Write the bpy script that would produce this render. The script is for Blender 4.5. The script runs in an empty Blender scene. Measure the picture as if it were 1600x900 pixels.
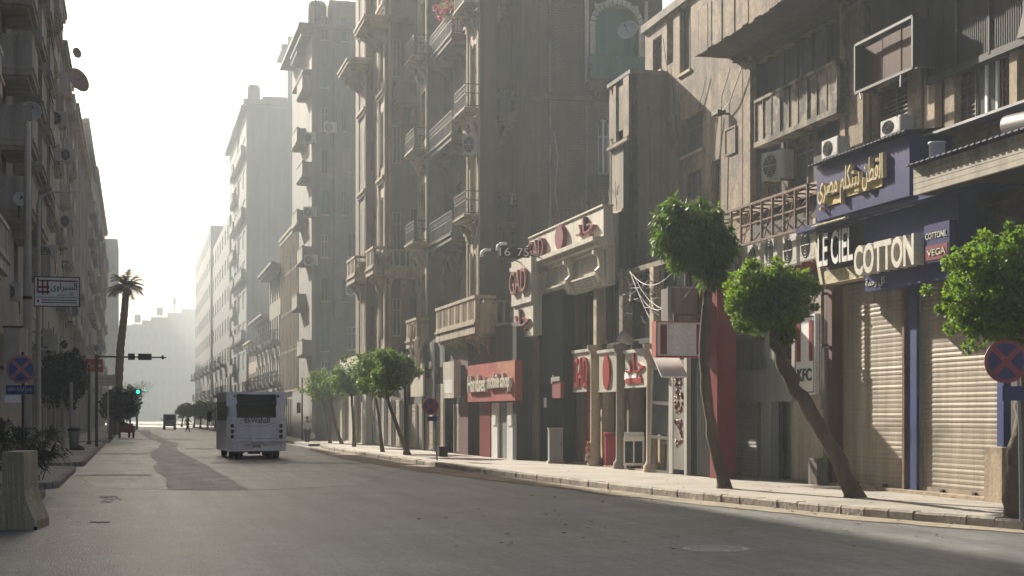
import bpy, bmesh, math, random
import numpy as np
from mathutils import Vector, Matrix, Euler
SC = bpy.context.scene
COL = SC.collection
R = math.radians
# ------------------------------------------------------------------ camera, sky, sun, exposure
FPX = 2300.0
TH = math.atan(590 / FPX)
CT, ST = math.cos(TH), math.sin(TH)
EYE = 1.8
HOR = 648.0
cam = bpy.data.cameras.new('camera')
cam.sensor_width = 36
cam.lens = FPX / 1600 * 36
cam.shift_y = (HOR - 450) / 1600
cam.clip_end = 6000
co = bpy.data.objects.new('camera', cam)
co.location = (0, 0, EYE)
co.rotation_euler = (R(90), 0, -TH)
COL.objects.link(co)
SC.camera = co
SUN_EL, SUN_AZ = math.atan(1 / 1.879), math.atan(.54 / 1.80)      # azimuth measured to the left of the street
world = bpy.data.worlds.new('World')
SC.world = world
world.use_nodes = True
wn = world.node_tree.nodes
sky = wn.new('ShaderNodeTexSky')
sky.sky_type = 'NISHITA'
sky.sun_disc = False
sky.sun_elevation = SUN_EL
sky.sun_rotation = -SUN_AZ
sky.altitude = 50
sky.air_density = 1.0
sky.dust_density = 6.0
sky.ozone_density = 1.0
wn['Background'].inputs['Strength'].default_value = 0.056
world.node_tree.links.new(sky.outputs[0], wn['Background'].inputs['Color'])
sl = bpy.data.lights.new('sun', 'SUN')
sl.energy = 5.0
sl.angle = R(0.6)
sl.color = (1.0, .92, .79)
so = bpy.data.objects.new('sun', sl)
so.location = (-60, 190, 120)
so.rotation_euler = Vector((-.54, 1.80, 1)).to_track_quat('Z', 'Y').to_euler()
COL.objects.link(so)
SC.view_settings.view_transform = 'Standard'
SC.view_settings.look = 'None'
SC.view_settings.exposure = 1.3
SC.view_settings.gamma = 1
SC.view_settings.use_curve_mapping = False
SC.cycles.use_denoising = True
SC.cycles.volume_bounces = 1
SC.cycles.max_bounces = 6
SC.cycles.diffuse_bounces = 3
SC.cycles.glossy_bounces = 2
SC.cycles.transparent_max_bounces = 8
SC.cycles.sample_clamp_indirect = 6
HAZE_DENSITY = 0.0020
HAZE_COL = (.67, .735, .765)
HAZE_ANISO = .45

# ------------------------------------------------------------------ pixel to plan helpers
def gp(px, py, z=0.0):
    d = (EYE - z) * FPX / (py - HOR)
    u = (px - 800) / FPX
    return Vector(((ST + u * CT) * d, (CT - u * ST) * d, z))
def at(px, depth, z=0.0):
    u = (px - 800) / FPX
    return Vector(((ST + u * CT) * depth, (CT - u * ST) * depth, z))
def zz(py, depth):
    return EYE + (HOR - py) * depth / FPX
class Fr:
    """a wall plane: local x to the viewer's right, y into the wall, z up"""
    def __init__(s, ox, oy, yaw):
        s.o = Vector((ox, oy)); s.yaw = yaw
        s.r = Vector((math.cos(yaw), math.sin(yaw))); s.i = Vector((-math.sin(yaw), math.cos(yaw)))
    def hit(s, px, out=0):
        u = (px - 800) / FPX
        d = Vector((ST + u * CT, CT - u * ST))
        t = (s.o.dot(s.i) - out) / d.dot(s.i)
        return (d * t - s.o).dot(s.r), t
    def X(s, px, out=0): return s.hit(px, out)[0]
    def D(s, px, out=0): return s.hit(px, out)[1]
    def Z(s, px, py, out=0): return zz(py, s.hit(px, out)[1])
    def rect(s, a, b, c, d, out=0):        # px0, py_top, px1, py_bottom
        m = (a + c) / 2
        return s.X(a, out), s.X(c, out), s.Z(m, d, out), s.Z(m, b, out)
    def W(s, x, y, z):
        p = s.o + s.r * x + s.i * y
        return Vector((p.x, p.y, z))
def street_r(X, px_far):                    # right-hand facade at plan X, origin at the column px_far
    d = FPX / CT * X / (px_far - 210)
    return Fr(X, (d - X * ST) / CT, R(-90))
def street_l(X, px_near):
    d = FPX / CT * X / (px_near - 210)
    return Fr(X, (d - X * ST) / CT, R(90))
def facing(px, depth):                      # wall that faces the camera end of the street
    p = at(px, depth)
    return Fr(p.x, p.y, 0.0)

# ------------------------------------------------------------------ mesh builder
class MB:
    def __init__(s): s.v = []; s.f = []; s.m = []; s.s = []
    def face(s, pts, m=0, sm=False):
        n = len(s.v); s.v += [tuple(p) for p in pts]; s.f.append(tuple(range(n, n + len(pts)))); s.m.append(m); s.s.append(sm)
    def box(s, x0, x1, y0, y1, z0, z1, m=0):
        if x0 > x1: x0, x1 = x1, x0
        if y0 > y1: y0, y1 = y1, y0
        if z0 > z1: z0, z1 = z1, z0
        n = len(s.v)
        s.v += [(x0, y0, z0), (x1, y0, z0), (x1, y1, z0), (x0, y1, z0), (x0, y0, z1), (x1, y0, z1), (x1, y1, z1), (x0, y1, z1)]
        for q in ((0, 3, 2, 1), (4, 5, 6, 7), (0, 1, 5, 4), (1, 2, 6, 5), (2, 3, 7, 6), (3, 0, 4, 7)):
            s.f.append(tuple(n + i for i in q)); s.m.append(m); s.s.append(False)
        return s
    def tube(s, pts, rad, n=8, m=0, cap=True):
        pts = [Vector(p) for p in pts]
        if not hasattr(rad, '__len__'): rad = [rad] * len(pts)
        base = len(s.v); up = Vector((0, 0, 1)); last = None
        for k, p in enumerate(pts):
            t = (pts[min(k + 1, len(pts) - 1)] - pts[max(k - 1, 0)])
            if t.length < 1e-9: t = Vector((0, 0, 1))
            t.normalize()
            if last is None:
                a = t.cross(up) if abs(t.dot(up)) < .95 else t.cross(Vector((0, 1, 0)))
            else:
                a = last - t * last.dot(t)
            a.normalize(); last = a; b = t.cross(a)
            for j in range(n):
                q = 2 * math.pi * j / n
                s.v.append(tuple(p + (a * math.cos(q) + b * math.sin(q)) * rad[k]))
        for k in range(len(pts) - 1):
            for j in range(n):
                s.f.append((base + k * n + j, base + k * n + (j + 1) % n, base + (k + 1) * n + (j + 1) % n, base + (k + 1) * n + j)); s.m.append(m); s.s.append(n > 4)
        if cap:
            s.face([s.v[base + j] for j in range(n)], m); s.face([s.v[base + (len(pts) - 1) * n + j] for j in range(n)], m)
        return s
    def lathe(s, prof, c=(0, 0, 0), n=16, m=0, sm=True, axis='z'):
        base = len(s.v)
        for r, h in prof:
            for j in range(n):
                q = 2 * math.pi * j / n
                a, b = r * math.cos(q), r * math.sin(q)
                s.v.append((c[0] + a, c[1] + b, c[2] + h) if axis == 'z' else (c[0] + a, c[1] + h, c[2] + b))
        for k in range(len(prof) - 1):
            for j in range(n):
                s.f.append((base + k * n + j, base + k * n + (j + 1) % n, base + (k + 1) * n + (j + 1) % n, base + (k + 1) * n + j)); s.m.append(m); s.s.append(sm)
        return s
    def disc(s, c, rx, rz, y0, y1, n=24, m=0):          # a round plate facing the viewer
        return s.prism([(c[0] + rx * math.cos(2 * math.pi * k / n), c[1] + rz * math.sin(2 * math.pi * k / n)) for k in range(n)], y0, y1, m)
    def prism(s, poly, y0, y1, m=0):
        s.face([(x, y0, z) for x, z in poly], m); s.face([(x, y1, z) for x, z in poly], m)
        for k in range(len(poly)):
            a, b = poly[k], poly[(k + 1) % len(poly)]
            s.face([(a[0], y0, a[1]), (b[0], y0, b[1]), (b[0], y1, b[1]), (a[0], y1, a[1])], m)
        return s
    def zprism(s, poly, z0, z1, m=0):                  # plan outline raised
        s.face([(x, y, z0) for x, y in poly], m); s.face([(x, y, z1) for x, y in poly], m)
        for k in range(len(poly)):
            a, b = poly[k], poly[(k + 1) % len(poly)]
            s.face([(a[0], a[1], z0), (b[0], b[1], z0), (b[0], b[1], z1), (a[0], a[1], z1)], m)
        return s
    def xprism(s, poly, x0, x1, m=0):                  # outline in (y, z) pushed along x
        s.face([(x0, y, z) for y, z in poly], m); s.face([(x1, y, z) for y, z in poly], m)
        for k in range(len(poly)):
            a, b = poly[k], poly[(k + 1) % len(poly)]
            s.face([(x0, a[0], a[1]), (x0, b[0], b[1]), (x1, b[0], b[1]), (x1, a[0], a[1])], m)
        return s
    def mesh(s, name, mats):
        me = bpy.data.meshes.new(name)
        me.from_pydata(s.v, [], s.f)
        for x in (mats if isinstance(mats, (list, tuple)) else [mats]): me.materials.append(x)
        me.polygons.foreach_set('material_index', s.m)
        me.polygons.foreach_set('use_smooth', s.s)
        bm = bmesh.new(); bm.from_mesh(me)
        bmesh.ops.recalc_face_normals(bm, faces=bm.faces)
        bm.to_mesh(me); bm.free(); me.update()
        return me
def put(name, me, parent=None, loc=(0, 0, 0), rot=0.0):
    if isinstance(me, tuple): me = me[0].mesh(name, me[1])
    o = bpy.data.objects.new(name, me); COL.objects.link(o)
    o.location = loc; o.rotation_euler = (0, 0, rot)
    if parent is not None: o.parent = parent
    return o
def tag(o, label, cat=None, group=None, kind=None):
    if label: o['label'] = label
    if cat: o['category'] = cat
    if group: o['group'] = group
    if kind: o['kind'] = kind
    return o
def root(name, label, cat, loc, rot=0.0, group=None):
    o = bpy.data.objects.new(name, None); COL.objects.link(o)
    o.empty_display_size = .2
    o.location = loc; o.rotation_euler = (0, 0, rot)
    return tag(o, label, cat, group)
def froot(name, label, cat, F, x=0, y=0, z=0, group=None):
    return root(name, label, cat, F.W(x, y, z), F.yaw, group)
def struct(name, mb, m, loc=(0, 0, 0), rot=0, label=None):
    return tag(put(name, mb.mesh(name, m), None, loc, rot), label, None, None, 'structure')
def copy_thing(r, loc, rot, label=None, group=None):
    c = r.copy(); COL.objects.link(c); c.location = loc; c.rotation_euler = (0, 0, rot)
    if label: c['label'] = label
    if group: c['group'] = group
    for ch in list(r.children):
        d = ch.copy(); COL.objects.link(d); d.parent = c
        for g in list(ch.children):
            e = g.copy(); COL.objects.link(e); e.parent = d
    return c

# ------------------------------------------------------------------ materials
MATS = {}
def mat(name, col, rough=.85, var=.22, scale=.7, streak=0.0, bump=0.0, bscale=18.0, metal=0.0, fine=.12, col2=None, c2scale=.35, c2at=.55, spec=.4, brick=None, lane=0):
    if name in MATS: return MATS[name]
    m = bpy.data.materials.new(name); m.use_nodes = True; MATS[name] = m
    N, L = m.node_tree.nodes, m.node_tree.links
    b = N['Principled BSDF']
    b.inputs['Roughness'].default_value = rough
    b.inputs['Metallic'].default_value = metal
    b.inputs['Specular IOR Level'].default_value = spec
    geo = N.new('ShaderNodeNewGeometry')
    def noise(sc, sv=(1, 1, 1), det=4, ro=.6):
        mp = N.new('ShaderNodeMapping'); mp.inputs['Scale'].default_value = sv
        L.new(geo.outputs['Position'], mp.inputs['Vector'])
        n = N.new('ShaderNodeTexNoise'); n.inputs['Scale'].default_value = sc; n.inputs['Detail'].default_value = det; n.inputs['Roughness'].default_value = ro
        L.new(mp.outputs[0], n.inputs['Vector'])
        return n
    def remap(sock, a, b_, lo, hi):
        r = N.new('ShaderNodeMapRange'); r.inputs['From Min'].default_value = a; r.inputs['From Max'].default_value = b_
        r.inputs['To Min'].default_value = lo; r.inputs['To Max'].default_value = hi
        L.new(sock, r.inputs['Value']); return r.outputs[0]
    def mul(a, f):
        x = N.new('ShaderNodeMix'); x.data_type = 'RGBA'; x.blend_type = 'MULTIPLY'; x.inputs['Factor'].default_value = 1
        L.new(a, x.inputs['A']); L.new(f, x.inputs['B']); return x.outputs['Result']
    rgb = N.new('ShaderNodeRGB'); rgb.outputs[0].default_value = (*col, 1)
    cur = rgb.outputs[0]
    if brick:
        sx = N.new('ShaderNodeSeparateXYZ'); L.new(geo.outputs['Position'], sx.inputs[0])
        ad = N.new('ShaderNodeMath'); L.new(sx.outputs[0], ad.inputs[0]); L.new(sx.outputs[1], ad.inputs[1])
        cx = N.new('ShaderNodeCombineXYZ'); L.new(ad.outputs[0], cx.inputs[0]); L.new(sx.outputs[2], cx.inputs[1])
        bt = N.new('ShaderNodeTexBrick'); L.new(cx.outputs[0], bt.inputs['Vector'])
        bt.inputs['Color1'].default_value = (*col, 1); bt.inputs['Color2'].default_value = (*[c * .78 for c in col], 1)
        bt.inputs['Mortar'].default_value = (*[c * brick[2] for c in col], 1)
        bt.inputs['Scale'].default_value = 1; bt.inputs['Brick Width'].default_value = brick[0]; bt.inputs['Row Height'].default_value = brick[1]
        bt.inputs['Mortar Size'].default_value = brick[1] * .08
        cur = bt.outputs[0]
    if col2:
        n2 = noise(c2scale, det=6, ro=.65)
        x = N.new('ShaderNodeMix'); x.data_type = 'RGBA'
        L.new(remap(n2.outputs[0], c2at - .04, c2at + .05, 0, 1), x.inputs['Factor']); L.new(cur, x.inputs['A']); x.inputs['B'].default_value = (*col2, 1)
        cur = x.outputs['Result']
    if var: cur = mul(cur, remap(noise(scale, det=5).outputs[0], .3, .7, 1 - var, 1 + var * .6))
    if streak: cur = mul(cur, remap(noise(1.0, (2.6, 2.6, .16), det=5, ro=.7).outputs[0], .35, .65, 1 - streak, 1 + streak * .3))
    if lane:
        cur = mul(cur, remap(noise(1.0, (1.6, .10, 1), det=5, ro=.7).outputs[0], .35, .65, 1 - lane, 1 + lane))
        cur = mul(cur, remap(noise(7.0, det=6, ro=.9).outputs[0], .35, .65, .68, 1.35))
        cur = mul(cur, remap(noise(1.0, (26, 2.4, 1), det=3, ro=.8).outputs[0], .35, .65, .72, 1.32))
    fn = noise(bscale, det=3)
    if fine: cur = mul(cur, remap(fn.outputs[0], .3, .7, 1 - fine, 1 + fine))
    L.new(cur, b.inputs['Base Color'])
    if bump:
        bp = N.new('ShaderNodeBump'); bp.inputs['Strength'].default_value = bump; bp.inputs['Distance'].default_value = .03
        L.new(fn.outputs[0], bp.inputs['Height']); L.new(bp.outputs[0], b.inputs['Normal'])
    return m
def leafmat(name, col, trans, col2=None):
    m = bpy.data.materials.new(name); m.use_nodes = True
    N, L = m.node_tree.nodes, m.node_tree.links
    b = N['Principled BSDF']; out = N['Material Output']
    geo = N.new('ShaderNodeNewGeometry')
    x = N.new('ShaderNodeMix'); x.data_type = 'RGBA'
    x.inputs['A'].default_value = (*col, 1); x.inputs['B'].default_value = (*(col2 or [c * 1.9 for c in col]), 1)
    L.new(geo.outputs['Random Per Island'], x.inputs['Factor'])
    L.new(x.outputs['Result'], b.inputs['Base Color'])
    b.inputs['Roughness'].default_value = .62
    t = N.new('ShaderNodeBsdfTranslucent'); t.inputs[0].default_value = (*trans, 1)
    mx = N.new('ShaderNodeMixShader'); mx.inputs[0].default_value = .32
    L.new(b.outputs[0], mx.inputs[1]); L.new(t.outputs[0], mx.inputs[2]); L.new(mx.outputs[0], out.inputs['Surface'])
    MATS[name] = m
    return m
def emat(name, col, st):
    m = bpy.data.materials.new(name); m.use_nodes = True
    b = m.node_tree.nodes['Principled BSDF']; b.inputs['Base Color'].default_value = (*col, 1)
    b.inputs['Emission Color'].default_value = (*col, 1); b.inputs['Emission Strength'].default_value = st
    return m
plaster = mat('plaster', (.25, .21, .16), streak=.42, bump=.3, col2=(.24, .22, .20), c2scale=.5, c2at=.6)
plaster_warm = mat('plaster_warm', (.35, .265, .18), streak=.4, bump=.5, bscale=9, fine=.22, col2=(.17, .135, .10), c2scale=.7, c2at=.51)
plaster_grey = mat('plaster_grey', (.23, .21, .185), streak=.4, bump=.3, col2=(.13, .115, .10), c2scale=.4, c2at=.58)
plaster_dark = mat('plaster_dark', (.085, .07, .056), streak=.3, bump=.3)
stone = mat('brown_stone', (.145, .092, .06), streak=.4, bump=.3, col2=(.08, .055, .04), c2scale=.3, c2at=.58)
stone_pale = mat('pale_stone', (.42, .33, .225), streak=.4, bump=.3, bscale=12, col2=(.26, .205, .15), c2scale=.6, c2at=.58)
brickm = mat('brown_brick', (.10, .067, .048), brick=(.30, .10, 1.9), streak=.3, bump=.2, fine=.2)
apart = mat('apartment_render', (.19, .18, .17), streak=.28, col2=(.21, .21, .22), c2scale=.3, c2at=.56)
apart_pale = mat('apartment_pale_render', (.27, .235, .195), streak=.3)
tower = mat('tower_render', (.17, .172, .175), streak=.25, var=.15)
farw = mat('far_render', (.155, .155, .15), streak=.25, var=.15)
leftw = mat('left_render', (.38, .345, .30), streak=.35, bump=.3, col2=(.30, .25, .19), c2scale=.25, c2at=.6)
leftp = mat('left_pale_render', (.55, .50, .44), streak=.3, bump=.2)
cream = mat('cream_cladding', (.62, .57, .47), rough=.55, var=.18, streak=.3)
concrete = mat('concrete', (.52, .42, .29), bump=.5, bscale=14, streak=.25, var=.2)
glassd = mat('dark_glass', (.02, .022, .024), rough=.2, var=.1, fine=0, spec=.3)
glassf = mat('far_glass', (.09, .09, .095), rough=.5)
glassb = mat('dusty_glass', (.10, .11, .115), rough=.25, var=.3, scale=2, fine=.1)
darkin = mat('dark_interior', (.018, .017, .016), rough=.9, var=.4, scale=2)
black = mat('black_metal', (.02, .02, .021), rough=.5, var=.2)
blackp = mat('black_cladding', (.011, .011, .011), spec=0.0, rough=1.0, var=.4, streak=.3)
iron = mat('dark_iron', (.06, .055, .05), rough=.6, metal=.3)
rust = mat('rusty_steel', (.17, .095, .06), rough=.8, bump=.4, scale=3, var=.4)
steelg = mat('grey_steel', (.30, .30, .29), rough=.55, metal=.2, streak=.3)
woodw = mat('painted_wood', (.45, .43, .38), rough=.7, streak=.35, bscale=30)
woodd = mat('brown_wood', (.12, .085, .06), rough=.75, streak=.4)
white = mat('white_paint', (.82, .81, .78), rough=.5, var=.1, streak=.12)
acw = mat('aircon_casing', (.55, .53, .48), rough=.55, var=.2, streak=.3)
shut = mat('shutter_steel', (.36, .30, .23), rough=.6, metal=.15, var=.25, streak=.35, scale=.5, bscale=30)
shutg = mat('grey_shutter_steel', (.36, .36, .34), rough=.55, metal=.15, var=.2, streak=.25)
red = mat('red_paint', (.20, .008, .014), rough=.45, var=.15, streak=.15)
redf = mat('faded_red_fascia', (.42, .075, .055), rough=.6, var=.25, streak=.25)
redd = mat('dark_red_paint', (.20, .02, .02), rough=.6, var=.3)
navy = mat('navy_cladding', (.008, .012, .13), rough=.4, var=.2, streak=.2)
bluep = mat('blue_paint', (.022, .042, .17), rough=.5, var=.3, streak=.3)
yellow = mat('yellow_sign_face', (.62, .47, .14), rough=.5, var=.15)
greyp = mat('grey_panel', (.27, .28, .27), rough=.5, var=.12, streak=.15)
letter = mat('letter_cream', (.66, .62, .53), rough=.5, var=.1)
teal = mat('teal_paint', (.07, .21, .19), rough=.7, var=.25, streak=.3)
bark = mat('bark', (.15, .115, .085), rough=.95, bump=.9, bscale=12, streak=.4, var=.35)
palmbark = mat('palm_bark', (.20, .15, .10), rough=.95, bump=.9, bscale=6)
rubber = mat('rubber', (.015, .015, .015), rough=.8)
busw = mat('bus_paint', (.84, .84, .92), rough=.35, var=.1, streak=.18, spec=.5)
skin = mat('skin', (.20, .11, .07), rough=.6, var=.05)
cloth_w = mat('pale_cloth', (.50, .52, .54), rough=.9, var=.1)
cloth_d = mat('dark_cloth', (.035, .035, .04), rough=.9, var=.1)
hairm = mat('black_hair', (.012, .01, .01), rough=.7)
leaf1 = leafmat('leaf_long', (.025, .052, .012), (.16, .30, .02), (.08, .15, .02))
leaf2 = leafmat('leaf_bright', (.022, .055, .010), (.30, .50, .03), (.09, .175, .016))
leaf3 = leafmat('leaf_street', (.028, .06, .018), (.18, .30, .04), (.07, .13, .03))
leafd = leafmat('leaf_dark', (.010, .018, .010), (.02, .04, .012))
pinkm = leafmat('bougainvillea', (.45, .06, .12), (.5, .08, .15), (.55, .16, .22))

# ------------------------------------------------------------------ writing
AR = {'ا':(0xFE8D,0xFE8E,0,0),'أ':(0xFE83,0xFE84,0,0),'ب':(0xFE8F,0xFE90,0xFE91,0xFE92),'ة':(0xFE93,0xFE94,0,0),'ت':(0xFE95,0xFE96,0xFE97,0xFE98),'ث':(0xFE99,0xFE9A,0xFE9B,0xFE9C),'ج':(0xFE9D,0xFE9E,0xFE9F,0xFEA0),'ح':(0xFEA1,0xFEA2,0xFEA3,0xFEA4),'د':(0xFEA9,0xFEAA,0,0),'ر':(0xFEAD,0xFEAE,0,0),'س':(0xFEB1,0xFEB2,0xFEB3,0xFEB4),'ص':(0xFEB9,0xFEBA,0xFEBB,0xFEBC),'ط':(0xFEC1,0xFEC2,0xFEC3,0xFEC4),'ع':(0xFEC9,0xFECA,0xFECB,0xFECC),'ف':(0xFED1,0xFED2,0xFED3,0xFED4),'ق':(0xFED5,0xFED6,0xFED7,0xFED8),'ك':(0xFED9,0xFEDA,0xFEDB,0xFEDC),'ل':(0xFEDD,0xFEDE,0xFEDF,0xFEE0),'م':(0xFEE1,0xFEE2,0xFEE3,0xFEE4),'ن':(0xFEE5,0xFEE6,0xFEE7,0xFEE8),'و':(0xFEED,0xFEEE,0,0),'ى':(0xFEEF,0xFEF0,0,0),'ي':(0xFEF1,0xFEF2,0xFEF3,0xFEF4)}
def ar(t):
    o = []
    for i, c in enumerate(t):
        if c not in AR: o.append(c); continue
        p = i > 0 and t[i-1] in AR and AR[t[i-1]][2]
        n = i + 1 < len(t) and t[i+1] in AR and AR[c][2]
        o.append(chr(AR[c][(3 if n else 1) if p else (2 if n else 0)]))
    return ''.join(reversed(o))
def lettering(parent, body, x0, x1, z0, z1, y, m, ext=.02, bold=0.0, name='lettering', wob=0):
    c = bpy.data.curves.new('tmp', 'FONT'); c.body = body; c.extrude = .5; c.offset = bold; c.resolution_u = 3
    t = bpy.data.objects.new('tmp', c); COL.objects.link(t)
    bpy.context.view_layer.update()
    me = bpy.data.meshes.new_from_object(t.evaluated_get(bpy.context.evaluated_depsgraph_get()))
    bpy.data.objects.remove(t); bpy.data.curves.remove(c)
    n = len(me.vertices); a = np.empty(n * 3); me.vertices.foreach_get('co', a); a = a.reshape(-1, 3)
    lo, hi = a.min(0), a.max(0); sp = np.maximum(hi - lo, 1e-6)
    b = np.empty_like(a)
    b[:, 0] = x0 + (a[:, 0] - lo[0]) / sp[0] * (x1 - x0)
    b[:, 2] = z0 + (a[:, 1] - lo[1]) / sp[1] * (z1 - z0)
    b[:, 1] = y - (a[:, 2] - lo[2]) / sp[2] * ext
    me.vertices.foreach_set('co', b.ravel()); me.name = name
    me.materials.clear(); me.materials.append(m); me.update()
    return put(name, me, parent)

# ------------------------------------------------------------------ building kit
class Bld:
    def __init__(s, name, label, F, x=0, cat='building', group=None, z=0):
        s.r = root(name, label, cat, F.W(x, 0, z), 0.0, group)
        s.rl = F.W(x, 0, z)
    def put(s, F, name, mb, m, x=0, y=0, z=0):
        return put(name, mb if isinstance(mb, bpy.types.Mesh) else mb.mesh(name, m), s.r, F.W(x, y, z) - s.rl, F.yaw)
def wall_mb(x0, x1, z0, z1, holes=(), rec=.22, body=6.0, y=0.0, mb=None, m=0):
    mb = mb or MB()
    xs = sorted(set([x0, x1] + [h[0] for h in holes] + [h[1] for h in holes]))
    zs = sorted(set([z0, z1] + [h[2] for h in holes] + [h[3] for h in holes]))
    xs = [v for v in xs if x0 - 1e-6 <= v <= x1 + 1e-6]; zs = [v for v in zs if z0 - 1e-6 <= v <= z1 + 1e-6]
    for i in range(len(xs) - 1):
        run = None
        for j in range(len(zs)):
            ok = j < len(zs) - 1 and not any(h[0] < (xs[i] + xs[i+1]) / 2 < h[1] and h[2] < (zs[j] + zs[j+1]) / 2 < h[3] for h in holes)
            if ok and run is None: run = zs[j]
            if not ok and run is not None:
                mb.face([(xs[i], y, run), (xs[i+1], y, run), (xs[i+1], y, zs[j]), (xs[i], y, zs[j])], m); run = None
    for a, b, c, d in holes:
        mb.face([(a, y, c), (b, y, c), (b, y + rec, c), (a, y + rec, c)], m); mb.face([(a, y, d), (b, y, d), (b, y + rec, d), (a, y + rec, d)], m)
        mb.face([(a, y, c), (a, y, d), (a, y + rec, d), (a, y + rec, c)], m); mb.face([(b, y, c), (b, y, d), (b, y + rec, d), (b, y + rec, c)], m)
    t = rec + .01
    mb.face([(x0, y, z0), (x0, y, z1), (x0, y + t, z1), (x0, y + t, z0)], m); mb.face([(x1, y, z0), (x1, y, z1), (x1, y + t, z1), (x1, y + t, z0)], m)
    mb.face([(x0, y, z1), (x1, y, z1), (x1, y + t, z1), (x0, y + t, z1)], m)
    if body: mb.box(x0, x1, y + t, y + body, z0, z1, m)
    return mb
WC = {}
def win_mesh(style, w, h, fm, gm):
    k = (style, round(w, 2), round(h, 2), fm.name, gm.name)
    if k in WC: return WC[k]
    f = MB(); b = min(.07, w * .12)
    if style == 'louver':
        f.box(0, w, -.02, .03, 0, b); f.box(0, w, -.02, .03, h - b, h); f.box(0, b, -.02, .03, b, h - b); f.box(w - b, w, -.02, .03, b, h - b)
        f.box(w / 2 - b / 2, w / 2 + b / 2, -.018, .028, b, h - b)
        n = max(4, int((h - 2 * b) / .09))
        for i in range(n):
            z = b + (i + .5) * (h - 2 * b) / n
            for xa, xb in ((b, w / 2 - b / 2), (w / 2 + b / 2, w - b)):
                f.face([(xa, -.01, z - .03), (xb, -.01, z - .03), (xb, .03, z + .03), (xa, .03, z + .03)])
        g = MB().box(0.01, w - .01, .04, .05, 0.01, h - .01)
    elif style == 'plain':
        f.box(0, w, -.02, .03, 0, b); f.box(0, w, -.02, .03, h - b, h); f.box(0, b, -.02, .03, b, h - b); f.box(w - b, w, -.02, .03, b, h - b)
        g = MB().box(b * .5, w - b * .5, .004, .016, b * .5, h - b * .5)
    else:
        f.box(0, w, -.02, .03, 0, b); f.box(0, w, -.02, .03, h - b, h); f.box(0, b, -.02, .03, b, h - b); f.box(w - b, w, -.02, .03, b, h - b)
        f.box(w / 2 - b * .6, w / 2 + b * .6, -.024, .026, b, h - b)
        if style == 'casement':
            f.box(b, w / 2 - b * .6, -.015, .02, h * .68, h * .68 + b * .7); f.box(w / 2 + b * .6, w - b, -.015, .02, h * .68, h * .68 + b * .7)
        g = MB().box(b * .5, w - b * .5, .004, .016, b * .5, h - b * .5)
    WC[k] = (f.mesh('window', [fm]), g.mesh('pane', [gm]))
    return WC[k]
def window(B, F, rc, y=.14, style='casement', fm=None, gm=None, sill=None, sillm=None):
    fm = fm or woodw; gm = gm or glassd
    x0, x1, z0, z1 = rc
    a, b = win_mesh(style, x1 - x0, z1 - z0, fm, gm)
    o = B.put(F, 'window', a, None, x0, y, z0)
    put('pane', b, o)
    if sill:
        put('sill', MB().box(-.06, x1 - x0 + .06, -y - sill, -y + .05, -.09, -.005).mesh('sill', sillm or concrete), o)
    return o
def arch_head(mb, x0, x1, z1, rise, y0, y1, m=0):      # spandrels that turn the top of a square opening into an arch
    n = 12; c = (x0 + x1) / 2; r = (x1 - x0) / 2
    for k in range(n):
        a0, a1 = math.pi * k / n, math.pi * (k + 1) / n
        p0 = (c - r * math.cos(a0), z1 - rise + rise * math.sin(a0)); p1 = (c - r * math.cos(a1), z1 - rise + rise * math.sin(a1))
        mb.prism([(p0[0], p0[1]), (p1[0], p1[1]), (p1[0], z1 + .002), (p0[0], z1 + .002)], y0, y1, m)
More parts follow.
